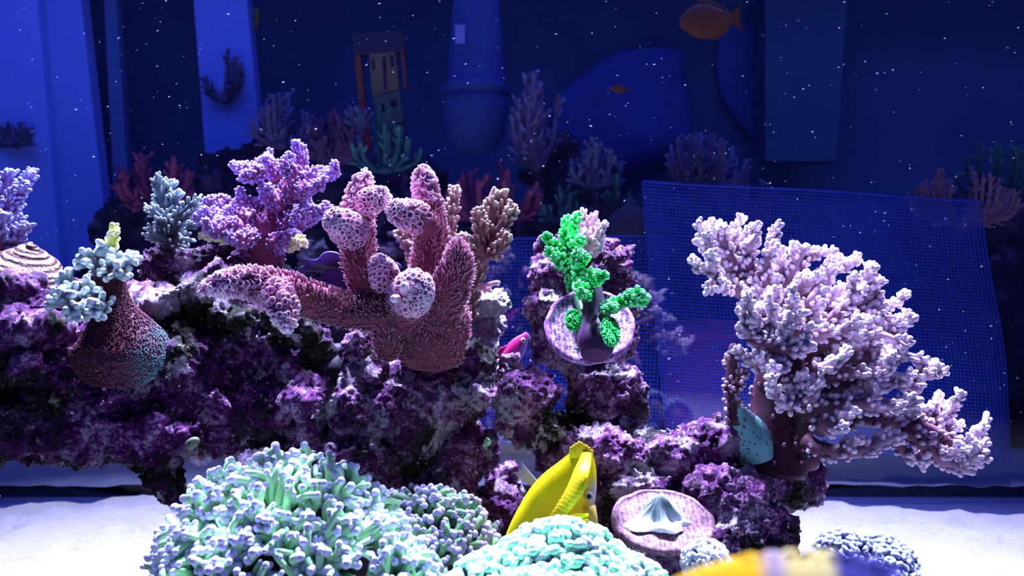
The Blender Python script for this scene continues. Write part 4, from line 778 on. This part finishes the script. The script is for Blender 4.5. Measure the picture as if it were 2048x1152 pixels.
# ------------------------------------------------------------------ hammer corals
def hammer(label, lobes, mat, foot, per=1.0, blob=(8.5, 6, 6), kp=3, name='hammer_coral', ymax=.5):
    o = thing(name, label, 'coral', foot); T = []; D = []; SZ = []
    mb = MB()
    for (px, py, Y, R) in lobes:
        c = P(px, py, Y); tubes(mb, spline([foot, (foot + c) / 2, c], 10)[None], np.linspace(.012, .6 * R / F * Y, 10)[None], np.zeros((1, 10)), 20)
    mb.build('coral_skeleton', M['stem'], o)
    for (px, py, Y, R) in lobes:
        c = P(px, py, Y); r = R / F * Y; n = int(per * 7.2 * (R / blob[0]) ** 2 * .42); i = np.arange(n) + .5; z = 1 - 1.35 * i / n; ph = i * 2.39996; q = np.sqrt(np.maximum(0, 1 - z * z))
        d = nrm(np.stack([q * np.cos(ph), q * np.sin(ph), z], 1) + rng.normal(size=(n, 3)) * .05); d = d[d[:, 1] < ymax]
        T.append(c + d * r * rng.uniform(.93, 1.03, (len(d), 1))); D.append(d); SZ.append(np.full(len(d), Y / F))
    T = np.concatenate(T); D = np.concatenate(D); K = np.concatenate(SZ)
    for (px, py, Y, R) in lobes:
        ins = np.linalg.norm(T - P(px, py, Y), axis=1) < .85 * R / F * Y; T, D, K = T[~ins], D[~ins], K[~ins]
    seeds = T[rng.choice(len(T), kp, replace=False)]; own = np.argmin(((T[:, None] - seeds[None]) ** 2).sum(2), 1)
    for j in range(kp):
        idx = np.where(own == j)[0]
        if not len(idx): continue
        n = len(idx); d = D[idx]; k = K[idx]; t1 = nrm(np.cross(d, rng.normal(size=(n, 3)))); t2 = np.cross(d, t1)
        mb = MB(); L = rng.uniform(.45, 1.15, n) * blob[0] * k; bend = rng.uniform(-.7, .7, n)[:, None] * L[:, None]
        s = np.linspace(-1, 1, 6)[None, :, None]
        Cn = T[idx][:, None] + t1[:, None] * L[:, None, None] * s + t2[:, None] * bend[:, None] * (s ** 2 - .5) - d[:, None] * (np.abs(s) ** 2) * (L * .25)[:, None, None]
        w = blob[1] * k * rng.uniform(.85, 1.3, n)
        # start cap: shrink first ring
        tubes(mb, Cn, w[:, None] * np.array([.55, .95, .9, .9, .95, .85]), np.clip(rng.uniform(.45, 1, (n, 1)).repeat(6, 1), 0, 1), 8)
        st = np.array([-4.0, -.2]); tubes(mb, T[idx][:, None] + d[:, None] * (blob[0] * k)[:, None, None] * st[None, :, None], (w * .8)[:, None] * np.array([.9, 1.0]), np.array([[.1, .3]]).repeat(n, 0), 7)
        mb.build('polyp', mat, o)
    return o
M['ham'] = coral_mat('mint_hammer', [(0, (.08, .28, .18)), (.46, (.42, .40, .52)), (.55, (.36, .70, .50)), (1, (.46, .95, .62))], .35, var=.12, bstr=0)
M['hamw'] = coral_mat('white_hammer', [(0, (.3, .3, .4)), (.5, (.62, .64, .74)), (1, (.82, .82, .92))], .4, bstr=0)
M['haml'] = coral_mat('lavender_hammer', [(0, (.05, .05, .10)), (.4, (.14, .16, .26)), (1, (.24, .30, .42))], .4, bstr=0)
hammer('bright mint hammer coral at the bottom front below the yellow tang', [(1120, 1226, .39, 178), (1000, 1235, .38, 130), (1235, 1240, .38, 130), (1075, 1230, .36, 90), (1160, 1250, .355, 95)], M['ham'], P(1120, 1500, .39), per=1.0, blob=(9.5, 7.4, 6), kp=7)
hammer('small white hammer coral half hidden behind the blurred front fish', [(1412, 1128, .43, 48)], M['hamw'], P(1412, 1290, .44), blob=(6.5, 5, 5), kp=2)
hammer('greyish lavender hammer coral standing on the white sand at lower right', [(1690, 1125, .58, 66), (1760, 1145, .60, 72)], M['haml'], np.array([.27, .59, SAND]), blob=(7, 5, 5), kp=4)

# ------------------------------------------------------------------ pale disc with the teal cone
M['disc2'] = M['disc'].copy(); M['disc2'].name = 'pale_disc_plug'
for n_ in M['disc2'].node_tree.nodes:
    if n_.type == 'VALTORGB':
        es = n_.color_ramp.elements
        if abs(es[0].position - .36) < .001: es[0].color = (.12, .05, .08, 1); es[1].color = (.26, .14, .18, 1); es[2].color = (.42, .29, .32, 1)
        else: es[0].color = (.12, .06, .09, 1); es[1].color = (.26, .15, .19, 1); es[2].color = (.38, .26, .30, 1)
dq2, _ = disc('disc_plug', M['disc2'], 1325, 1040, .465, 104, 19, 'flat pinkish white disc lying on the low rock, holding the teal cone', th=16)
m, nt, b = new_mat('teal_cone_ridges'); co = geo(nt)
sp = nt.nodes.new('ShaderNodeSeparateXYZ'); nt.links.new(co, sp.inputs[0])
an = mth(nt, 'ARCTAN2', sp.outputs[1], sp.outputs[0]); cb = nt.nodes.new('ShaderNodeCombineXYZ'); nt.links.new(mth(nt, 'MULTIPLY', an, 9), cb.inputs[0]); nt.links.new(mth(nt, 'MULTIPLY', sp.outputs[2], 60), cb.inputs[2])
n1 = noise_n(nt, 1.0, 4, .6, cb.outputs[0])
c = ramp(nt, n1, [(.35, (.05, .10, .12)), (.5, (.14, .32, .30)), (.62, (.42, .32, .38))]); nt.links.new(mixc(nt, attr(nt), c, (.78, .95, .92)), b.inputs['Base Color']); bump(nt, b, n1, .8, .003); M['cone'] = m
o = thing('cup_coral', 'small ridged teal and white coral cone on the pale disc', 'coral', P(1318, 1040, .462))
k = .462 / F * .78
prof = [(72, -6, 1), (70, 0, 1), (60, 8, 1), (48, 14, .9), (38, 26, .35), (28, 44, .1), (18, 60, .05), (10, 72, .5), (4, 78, .9), (.4, 80, 1)]
mb = MB(); s = spline(np.array(prof, float), 30); lathe(mb, [(max(a, .3) * k, h * k) for a, h, c_ in s], P(1318, 1048, .462), 60, A=s[:, 2].clip(0, 1))
V = mb.V[0]; c0 = P(1318, 1048, .462)
for i in range(len(V)):
    v = V[i] - c0; a = math.atan2(v[1], v[0]); h = v[2] / (80 * k); r = math.hypot(v[0], v[1])
    f = 1 + .16 * math.sin(a * 4 + h * 6) + .06 * math.sin(a * 11 + 2); f2 = 1 + .2 * math.sin(a * 2 + 1 + 2 * h)
    V[i] = c0 + np.array([v[0] * f * f2 + h * h * 8 * k, v[1] * f * .8, v[2]])
mb.build('cone', M['cone'], o)

# ------------------------------------------------------------------ striped snail
m, nt, b = new_mat('striped_shell'); co = geo(nt); n1 = noise_n(nt, 260, 4, .7, co); a_ = attr(nt)
sn = mth(nt, 'SINE', mth(nt, 'ADD', mth(nt, 'MULTIPLY', a_, 70), mth(nt, 'MULTIPLY', n1, 5))); c = ramp(nt, mth(nt, 'ADD', mth(nt, 'MULTIPLY', sn, .2), n1), [(.3, (.05, .02, .03)), (.5, (.22, .10, .08)), (.66, (.36, .29, .24)), (.85, (.60, .55, .55))])
nt.links.new(c, b.inputs['Base Color']); bump(nt, b, mth(nt, 'ADD', mth(nt, 'MULTIPLY', sn, .3), mth(nt, 'MULTIPLY', n1, 2)), 1.0, .003); b.inputs['Roughness'].default_value = .5; M['shell'] = m
def turban(label, px, py, Y, r, h, lean, mat, turns=3.4):
    k = Y / F; o = thing('turban_snail', label, 'snail', P(px, py, Y)); n = 150; t = np.linspace(0, 1, n); a = -t * turns * 2 * math.pi
    g = (1 - t) ** 1.0; R = r * .56 * g * k; z = (h * (t ** 1.0) * .82 + r * .2) * k; rad = (r * .60 * g + 5) * k
    up = nrm(np.array([math.sin(lean), -.25, math.cos(lean)])); rr = nrm(np.cross([0, 1, 0], up)); ff = np.cross(up, rr)
    Cn = P(px, py, Y) + np.cos(a)[:, None] * R[:, None] * rr + np.sin(a)[:, None] * R[:, None] * ff + z[:, None] * up
    mb = MB(); tubes(mb, Cn[None], rad[None], t[None] * .9, 22)
    ph = np.arange(22) * 2 * math.pi / 22; V = mb.V[0]; AA = np.array(mb.A[0], float)
    AA[:] = ((V - P(px, py, Y)) @ up) / (h * k); mb.A[0] = AA
    mb.build('shell', mat, o)
    mb = MB(); ellipsoids(mb, P(px, py, Y) + up * r * .12 * k, np.array([r * .7, r * .7, r * .18]) * k, 20, 8); mb.build('foot', M['stem'], o)
turban('large turban snail with rough striped shell sitting on the left ledge', 48, 575, .53, 70, 96, .3, M['shell'])
M['shell2'] = coral_mat('shade_toned_shell', [(0, (.02, .02, .03)), (1, (.035, .035, .05))], .5)  # pale shell toned near black, the shade of its gap is in the colour
turban('pale smooth snail shell, toned dark for the shadowed gap under the finger coral left arm', 676, 748, .60, 66, 46, -.1, M['shell2'], 1.7)

# ------------------------------------------------------------------ purple plating coral behind the finger coral
M['plate'] = coral_mat('dark_purple_plate', [(0, (.03, .01, .05)), (.5, (.06, .025, .12)), (1, (.11, .07, .32))], .5, bscale=300)
o = thing('plating_coral', 'dark purple ruffled plate coral hidden behind the left upright arm of the finger coral', 'coral', P(700, 640, .57))
def plate(cx, cy, Y, rx, ry, tilt, a0, a1, ruff, A=(0, 1)):
    k = Y / F; mb = MB(); nr_, na = 14, 40; top = []; bot = []; aa = []
    for i in range(nr_):
        u = i / (nr_ - 1)
        for j in range(na):
            a = a0 + (a1 - a0) * j / (na - 1); r = .12 + .88 * u; edge = 1 + .07 * math.sin(a * 9) * u
            x = math.cos(a) * rx * r * edge; y = math.sin(a) * ry * r * edge; z = 16 * u * u + ruff * math.sin(a * 7 + u * 2) * u * u
            ct, st = math.cos(tilt), math.sin(tilt); v = np.array([x, y * ct - z * st, y * st + z * ct]) * k + P(cx, cy, Y)
            top.append(v); bot.append(v - np.array([0, -st * 3, ct * 3]) * k); aa.append(A[0] + (A[1] - A[0]) * u ** 1.5)
    N_ = nr_ * na; i, j = np.meshgrid(np.arange(nr_ - 1), np.arange(na - 1), indexing='ij'); q = np.stack([i * na + j, i * na + j + 1, (i + 1) * na + j + 1, (i + 1) * na + j], -1).reshape(-1, 4)
    e = np.arange(na - 1) + (nr_ - 1) * na; rim = np.stack([e, e + 1, e + 1 + N_, e + N_], -1)
    s0 = np.arange(nr_ - 1) * na; s1 = s0 + na - 1
    sd = np.concatenate([np.stack([s0, s0 + na, s0 + na + N_, s0 + N_], -1), np.stack([s1 + na, s1, s1 + N_, s1 + na + N_], -1)])
    mb.add(top + bot, np.concatenate([q, q[:, ::-1] + N_, rim, sd]), A=aa + aa); return mb
plate(700, 545, .58, 96, 60, -.35, math.pi * .85, math.pi * 2.05, 5).build('plate', M['plate'], o)
plate(695, 580, .575, 84, 50, -.5, math.pi * .9, math.pi * 2.0, 4, (0, .4)).build('plate', M['plate'], o)
plate(690, 625, .56, 70, 40, -.6, math.pi * .95, math.pi * 2.0, 4, (.2, .8)).build('plate', M['plate'], o)
mb = MB(); tubes(mb, spline([P(705, 660, .59), P(702, 600, .59), P(700, 545, .59)], 10)[None], np.linspace(34, 14, 10)[None] / F * .59, np.zeros((1, 10)), 14); mb.build('stalk', M['plate'], o)
# feather duster, barnacle, teal bit
M['fan'] = coral_mat('feather_crown', [(0, (.4, .2, .3)), (1, (.75, .6, .75))], .5)
o = thing('feather_duster', 'tiny pink feather duster hanging below the left ledge', 'tube worm', P(402, 905, .51))
a = np.linspace(math.pi * .02, math.pi * .98, 15); d = np.stack([np.cos(a), rng.uniform(-.4, .1, 15), -np.sin(a) * .75], 1)
mb = MB(); c = P(403, 914, .505); tubes(mb, c + d[:, None] * (np.array([.1, .6, 1.0]) * 22 * PX)[None, :, None], np.array([[2.2, 1.9, 1.0]]).repeat(15, 0) * PX, np.array([[0, .6, 1]]).repeat(15, 0), 5); mb.build('crown', M['fan'], o)
mb = MB(); tubes(mb, np.array([[P(402, 890, .52), P(402, 902, .512), P(403, 914, .505)]]), np.array([[5, 5, 6]]) * PX, np.zeros((1, 3)), 10); mb.build('tube', M['stem'], o)
mb = MB(); ax = np.array([[[.8, 0, .6], [0, 1, 0], [-.6, 0, .8]]]); ellipsoids(mb, P(384, 887, .475), np.array([17, 8, 11]) * PX * .95, 20, 12, axes=ax)
V = mb.V[0]
tag(mb.build('clam_shell', plain('mossy_shell', (.16, .19, .12), .5, var=.7, scale=300), origin=P(384, 900, .475)), 'small mossy oval shell on the underside of the left ledge', 'shell')
for (x, y, Y, s_, lab) in ((972, 888, .545, 9, 'tiny teal sprig at the left lip of the arch'),):
    mb = MB(); acro(mb, spline(ctrl([(x - 8, y + 4, Y, 4), (x, y, Y, 5), (x + 6, y - 8, Y, 3)]), 8), per_cm=20, nl=(3, 5), nr=(2, 3), base_a=.6)
    tag(mb.build('teal_sprig', M['ham'], origin=P(x, y, Y)), lab, 'coral')

# ------------------------------------------------------------------ fish
def fish(name, label, loc, yaw, pitch, L, H, W, mats, top, bot, tailk=.28, dorsal=(.15, .75, .3), anal=(.35, .8, .22), cat='fish', eye=.03, pattern=None, roll=0):
    """top/bot: outline heights along the body from snout (0) to tail root (1)"""
    o = thing(name, label, cat, loc); o.rotation_mode = 'XYZ'
    f = nrm(np.array([math.cos(pitch) * math.cos(yaw), math.cos(pitch) * math.sin(yaw), math.sin(pitch)])); s = nrm(np.cross([0, 0, 1], f)); u = np.cross(f, s)
    if roll: s, u = s * math.cos(roll) + u * math.sin(roll), u * math.cos(roll) - s * math.sin(roll)
    loc = np.array(loc, float); n = 36; t = np.linspace(0, 1, n); tp = np.interp(t, np.linspace(0, 1, len(top)), top) * H; bt = np.interp(t, np.linspace(0, 1, len(bot)), bot) * H
    kk = np.ones(5) / 5; tp = np.convolve(np.pad(tp, 2, 'edge'), kk, 'valid'); bt = np.convolve(np.pad(bt, 2, 'edge'), kk, 'valid')
    wd = W * (np.sin(np.pi * np.clip(t * .86 + .10, 0, 1)) ** .8); sides = 28; L_ = []; aa = []
    def pt(ti, lat, h): return loc + f * (L * (.5 - ti)) + s * lat + u * h
    for i in range(n):
        cz = (tp[i] + bt[i]) / 2; hz = (tp[i] - bt[i]) / 2
        for j in range(sides):
            a = j * 2 * math.pi / sides; ca, sa = math.cos(a), math.sin(a)
            L_.append(pt(t[i], math.copysign(abs(ca) ** 1.25, ca) * wd[i] * .5, cz + sa * hz)); aa.append(pattern(t[i], sa) if pattern else t[i])
    i, j = np.meshgrid(np.arange(n - 1), np.arange(sides), indexing='ij'); j2 = (j + 1) % sides; m_ = n
    L_ += [pt(-.012, 0, (tp[0] + bt[0]) / 2), pt(1.0, 0, (tp[-1] + bt[-1]) / 2)]; jj = np.arange(sides); aa += [aa[0], aa[-1]]
    mb = MB(); mb.add(L_, np.stack([i * sides + j, (i + 1) * sides + j, (i + 1) * sides + j2, i * sides + j2], -1).reshape(-1, 4), np.concatenate([np.stack([np.full(sides, m_ * sides), jj, (jj + 1) % sides], -1), np.stack([np.full(sides, m_ * sides + 1), (m_ - 1) * sides + (jj + 1) % sides, (m_ - 1) * sides + jj], -1)]), A=aa)
    body = mb.build('body', mats['body'], o)
    def fin(nm, base, tipf, nrays=14, mat='fin', th=.0007):
        """base: function q->(t,h); tipf: q->(t,h); a webbed, ribbed solid"""
        q = np.linspace(0, 1, nrays * 2 + 1); V = []; A = []
        for sgn in (1, -1):
            for v in (0, .5, 1):
                for qi_, qq in enumerate(q):
                    b_ = np.array(base(qq)); e_ = np.array(tipf(qq)); p_ = b_ * (1 - v) + e_ * v
                    V.append(pt(p_[0], sgn * th * (1.0 if qi_ % 2 == 0 else .35) * (1.3 - v), p_[1])); A.append(aa_fin(p_[0], qi_))
        nq = len(q); i, j = np.meshgrid(np.arange(2), np.arange(nq - 1), indexing='ij'); a = (i * nq + j).ravel(); q1 = np.stack([a, a + 1, a + nq + 1, a + nq], -1)
        e = np.arange(nq - 1) + 2 * nq; o3 = 3 * nq; ends = np.array([[0, nq, nq + o3, o3], [nq, 2 * nq, 2 * nq + o3, nq + o3]]); ends2 = ends + nq - 1
        mb = MB(); mb.add(V, np.concatenate([q1, q1[:, ::-1] + o3, np.stack([e, e + 1, e + 1 + o3, e + o3], -1), ends, ends2]), A=A); return mb.build(nm, mats.get(mat, mats['body']), o)
    aa_fin = (lambda t_, qi_: pattern(min(max(t_, 0), 1), 1 if True else 0)) if pattern else (lambda t_, qi_: t_)
    it = lambda x: float(np.interp(x, t, tp)); ib = lambda x: float(np.interp(x, t, bt))
    if dorsal: d0, d1, dh = dorsal; fin('dorsal_fin', lambda q: (d0 + (d1 - d0) * q, it(d0 + (d1 - d0) * q) - .02 * H), lambda q: (d0 + (d1 - d0) * q + .05, it(d0 + (d1 - d0) * q) + H * dh * min(1, q * 5 + .15) * (1 - .45 * q) + .015 * H * math.sin(q * 60)))
    if anal: a0_, a1_, ah = anal; fin('anal_fin', lambda q: (a0_ + (a1_ - a0_) * q, ib(a0_ + (a1_ - a0_) * q) + .02 * H), lambda q: (a0_ + (a1_ - a0_) * q + .05, ib(a0_ + (a1_ - a0_) * q) - H * ah * min(1, q * 5 + .15) * (1 - .4 * q)))
    mid = (tp[-1] + bt[-1]) / 2; fin('tail_fin', lambda q: (.97, mid + (q - .5) * (tp[-1] - bt[-1])), lambda q: (1.0 + tailk * (.75 + .25 * abs(2 * q - 1)), mid + (q - .5) * H * .75))
    for sg in (1, -1):
        mb = MB(); c = pt(.13, sg * np.interp(.13, t, wd) * .43, (it(.13) * .55 + ib(.13) * .45)); ellipsoids(mb, c, np.full(3, eye * L * .6), 14, 10); e = mb.build('eye', mats['eye'], o)
        mb = MB(); ellipsoids(mb, c + s * sg * eye * L * .3, np.full(3, eye * L * .42), 12, 8); ms = mb.mesh('pupil', e['_o']); ms.materials.append(mats['pupil']); pq = bpy.data.objects.new('pupil', ms); C.objects.link(pq); pq.parent = e
        # pectoral fin
        b0 = pt(.32, sg * np.interp(.32, t, wd) * .48, (it(.32) * .35 + ib(.32) * .65)); mb = MB(); k_ = 9; D_ = []
        for r_ in range(k_):
            a = -.5 + r_ / (k_ - 1) * 1.0; D_.append(nrm(-f * math.cos(a) * .9 + u * math.sin(a) * .9 + s * sg * .45))
        D_ = np.array(D_); tubes(mb, b0 + D_[:, None] * (np.array([0, .5, 1.0]) * L * .14)[None, :, None], np.array([[.014, .019, .012]]).repeat(k_, 0) * L, np.full((k_, 3), .3), 6); mb.build('pectoral_fin', mats.get('fin', mats['body']), o)
    return o
M['eye'] = plain('fish_eye', (.55, .5, .3), .2); M['pupil'] = plain('fish_pupil', (.01, .01, .015), .15)
def fmat(name, stops, rough=.4):
    return coral_mat(name, stops, rough, var=.12, bscale=600, bstr=.15)
# pink and lavender small fish in the gap
mats = {'body': fmat('magenta_fish', [(0, (.18, .16, .45)), (.4, (.22, .10, .32)), (.6, (.34, .015, .14)), (1, (.42, .015, .12))]), 'eye': M['eye'], 'pupil': M['pupil']}
fish('magenta_fish', 'small magenta fish with pale lilac belly peeking out right of the white rock knob', P(1017, 720, .60), math.radians(20), math.radians(52), .050, .0165, .007, mats, [.1, .32, .46, .5, .5, .44, .36, .26, .16], [-.1, -.3, -.46, -.5, -.48, -.4, -.3, -.22, -.15], pattern=lambda t, s_: .5 + .5 * s_, dorsal=(.3, .85, .2), eye=.06)
# far blurred orange fish etc.
mats = {'body': fmat('orange_fish', [(0, (.22, .07, .02)), (1, (.26, .10, .02))]), 'eye': M['eye'], 'pupil': M['pupil']}
fish('orange_fish', 'dim blurred orange fish swimming left at the top edge, right of centre', P(1412, 42, 1.12), math.pi + .15, -.12, .078, .050, .02, mats, [.1, .3, .44, .5, .5, .46, .36, .24, .14], [-.1, -.3, -.44, -.5, -.5, -.44, -.34, -.22, -.13], tailk=.2, dorsal=(.25, .9, .12), anal=(.5, .9, .1))
fish('orange_fish', 'tiny dim orange fish far back, right of the violet coral', P(1236, 178, 1.12), math.pi + .1, .05, .024, .010, .004, mats, [.1, .3, .44, .5, .5, .46, .36, .24, .14], [-.1, -.3, -.44, -.5, -.5, -.44, -.34, -.22, -.13], dorsal=(.25, .85, .12))
mats = {'body': fmat('olive_yellow_fish', [(0, (.14, .15, .03)), (1, (.18, .18, .03))]), 'eye': M['eye'], 'pupil': M['pupil']}
fish('yellow_fish', 'dim yellow triangular fish beside the narrow blue panel at the top', P(512, 36, 1.12), math.radians(-62), math.radians(35), .028, .032, .008, mats, [.05, .2, .4, .5, .55, .5, .36, .2, .1], [-.05, -.2, -.36, -.46, -.5, -.4, -.3, -.2, -.1], dorsal=(.25, .85, .2), anal=(.4, .85, .2))
# front blurred fish
mats = {'body': fmat('yellow_blue_fish', [(0, (.70, .42, .01)), (.43, (.72, .46, .02)), (.49, (.30, .26, .46)), (.55, (.66, .58, .22)), (.66, (.60, .56, .26)), (.70, (.06, .06, .30)), (1, (.05, .06, .30))]), 'eye': M['eye'], 'pupil': M['pupil']}
Yf = .125
fish('two_tone_fish', 'blurred yellow fish with a deep blue rear right at the lens, bottom right', P(1550, 1302, Yf), math.pi, 0, 640 / F * Yf, 330 / F * Yf, 90 / F * Yf, mats, [.10, .36, .48, .55, .58, .59, .58, .54, .44, .2], [-.1, -.3, -.42, -.5, -.52, -.52, -.5, -.44, -.3, -.2], pattern=lambda t, s_: t, dorsal=(.22, .85, .03))

# yellow tang seen from above and behind its head
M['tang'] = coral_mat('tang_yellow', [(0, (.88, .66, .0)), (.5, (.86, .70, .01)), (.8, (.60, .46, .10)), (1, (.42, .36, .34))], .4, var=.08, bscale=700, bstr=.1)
M['tangfin'] = coral_mat('tang_fin_yellow', [(0, (.34, .28, .02)), (.5, (.70, .52, .01)), (1, (.80, .60, .01))], .4, var=.05, bstr=.1)
Yt = .45; k = Yt / F
o = thing('yellow_tang', 'bright yellow tang diving head down behind the mint hammer coral', 'fish', P(1110, 1000, Yt))
rows = [(898, 1152, 1176), (906, 1140, 1184), (925, 1116, 1190), (950, 1084, 1193), (980, 1058, 1193), (1010, 1040, 1188), (1040, 1024, 1180), (1075, 1010, 1166), (1110, 1004, 1140), (1140, 1010, 1110)]
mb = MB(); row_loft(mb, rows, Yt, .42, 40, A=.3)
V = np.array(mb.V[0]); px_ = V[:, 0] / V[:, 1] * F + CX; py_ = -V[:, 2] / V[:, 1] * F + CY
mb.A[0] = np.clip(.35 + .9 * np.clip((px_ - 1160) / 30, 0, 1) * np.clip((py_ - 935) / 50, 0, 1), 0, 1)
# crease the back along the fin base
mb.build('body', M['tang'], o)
ridge = spline([P(1166, 902, Yt - .004), P(1150, 935, Yt - .019), P(1133, 975, Yt - .024), P(1110, 1015, Yt - .024), P(1092, 1045, Yt - .020)], 41)
out = nrm(np.array([.62, -.55, -.12])); V = []; A = []
for sgn in (0, 1):
    for v in (0, .5, 1):
        for i_, p_ in enumerate(ridge):
            q_ = i_ / 40; hgt = 36 * k * math.sin(math.pi * (.12 + .8 * q_)) ** .6; 
            V.append(p_ + out * hgt * v + np.array([.0004, .0009, 0]) * (sgn * (1 if i_ % 2 else 1.8)) + np.array([0, -.0007 * (i_ % 2), 0])); A.append((0. if i_ % 2 and v < .9 else .85))
nq = 41; i, j = np.meshgrid(np.arange(2), np.arange(nq - 1), indexing='ij'); a = (i * nq + j).ravel(); q1 = np.stack([a, a + 1, a + nq + 1, a + nq], -1); e = np.arange(nq - 1) + 2 * nq; o3 = 3 * nq
mb = MB(); mb.add(V, np.concatenate([q1[:, ::-1], q1 + o3, np.stack([e, e + 1, e + 1 + o3, e + o3], -1)[:, ::-1], np.stack([np.arange(nq - 1), np.arange(nq - 1) + 1, np.arange(nq - 1) + 1 + o3, np.arange(nq - 1) + o3], -1)]), A=A); mb.build('dorsal_fin', M['tangfin'], o)
mb = MB(); xs = np.linspace(1143, 1182, 9); D0 = np.array([P(x, 915 - 0 * i_, Yt - .002) for i_, x in enumerate(xs)]); D1 = np.array([P(1150 + (x - 1150) * 1.05, y, Yt - .003) for x, y in zip(xs, [896, 892, 889, 885, 887, 891, 893, 897, 902])])
tubes(mb, np.stack([D0, (D0 + D1) / 2, D1], 1), np.array([[5, 4.4, 3.2]]).repeat(9, 0) * k, np.array([[.5, .5, .6]]).repeat(9, 0), 8); mb.build('crest_fin', M['tang'], o)
mb = MB(); pf = np.array([[P(1130, 1040, Yt - .022), P(1150, 1034, Yt - .03), P(1175, 1030, Yt - .032)], [P(1130, 1044, Yt - .022), P(1152, 1042, Yt - .03), P(1174, 1040, Yt - .032)], [P(1128, 1048, Yt - .022), P(1150, 1050, Yt - .03), P(1166, 1050, Yt - .032)]]); tubes(mb, pf, np.array([[4, 6, 3]]).repeat(3, 0) * k, np.full((3, 3), .5), 8); mb.build('pectoral_fin', M['tang'], o)
mb = MB(); ellipsoids(mb, P(1178, 992, Yt - .0075), np.array([9, 6, 9]) * k, 16, 12); e = mb.build('eye', plain('tang_eye', (.30, .26, .2), .3), o)
mb = MB(); ellipsoids(mb, P(1178, 993, Yt - .0085), np.array([5, 5, 5.5]) * k, 14, 10); ms = mb.mesh('pupil', e['_o']); ms.materials.append(M['pupil']); pq = bpy.data.objects.new('pupil', ms); C.objects.link(pq); pq.parent = e
mb = MB(); tubes(mb, np.array([[P(1178, 1015, Yt - .006), P(1186, 1035, Yt - .008), P(1190, 1050, Yt - .009)]]), np.array([[14, 9, 5]]) * k, np.full((1, 3), .78), 14); mb.build('snout', M['tang'], o)
# pale striped fish tail seen under the arch
mats = {'body': fmat('pale_grey_fish', [(0, (.35, .34, .42)), (1, (.55, .55, .62))]), 'eye': M['eye'], 'pupil': M['pupil']}
fish('grey_fish', 'pale grey fish mostly hidden behind the yellow tang, only its ribbed tail showing', P(1105, 1000, .50), math.radians(-20), math.radians(-38), .028, .013, .006, mats, [.1, .3, .46, .5, .5, .44, .36, .26, .16], [-.1, -.3, -.46, -.5, -.48, -.4, -.3, -.22, -.15], tailk=.6)

# ------------------------------------------------------------------ drifting specks
n = 900; Yv = rng.uniform(.3, .95, n); pxx = rng.uniform(-20, 2068, n); pyy = rng.uniform(-20, 860, n) ** 1.0
c = np.array([P(a, b_, y_) for a, b_, y_ in zip(pxx, pyy, Yv)]); s_ = rng.uniform(.25, .6, (n, 1)) ** 1.0 / F * Yv[:, None] * np.array([[1, 1, 1]]) * rng.uniform(.8, 1.8, (n, 1)); s_[:, 0] *= rng.uniform(1, 3.5, n)
th = rng.uniform(-.5, .5, n); ax = np.stack([np.stack([np.cos(th), 0 * th, np.sin(th)], 1), np.stack([0 * th, 0 * th + 1, 0 * th], 1), np.stack([-np.sin(th), 0 * th, np.cos(th)], 1)], 1)
mb = MB(); ellipsoids(mb, c, s_, 5, 4, axes=ax)
q = mb.build('floating_particles', plain('pale_specks', (.35, .35, .45), .6)); tag(q, 'fine pale specks drifting in the water', 'particles', kind='stuff')
# the rest of the water is clear
GROUPS = {'reef_rock': 'rocks of the reef', 'reef_rubble': 'rubble chips on the reef', 'display_rock': 'rocks beyond the back pane', 'reflected_coral': 'dim reflected corals built beyond the back pane', 'staghorn_coral': 'branching corals on the reef',
          'frogspawn_coral': 'frogspawn corals at the front', 'hammer_coral': 'hammer corals at the front', 'disc_plug': 'coral discs', 'blue_pillar': 'upright blue pillars', 'netting': 'reflected blue nettings built behind the pane', 'orange_fish': 'far orange fish',
          'blue_cloth': 'blue cloths in the background', 'turban_snail': 'turban snails', 'lime_coral_sprig': 'lime sprigs under the table coral'}
for ob in list(bpy.data.objects):
    if ob.parent is None and 'label' in ob and ob.name.split('.')[0] in GROUPS: ob['group'] = GROUPS[ob.name.split('.')[0]]
    if '_o' in ob: del ob['_o']
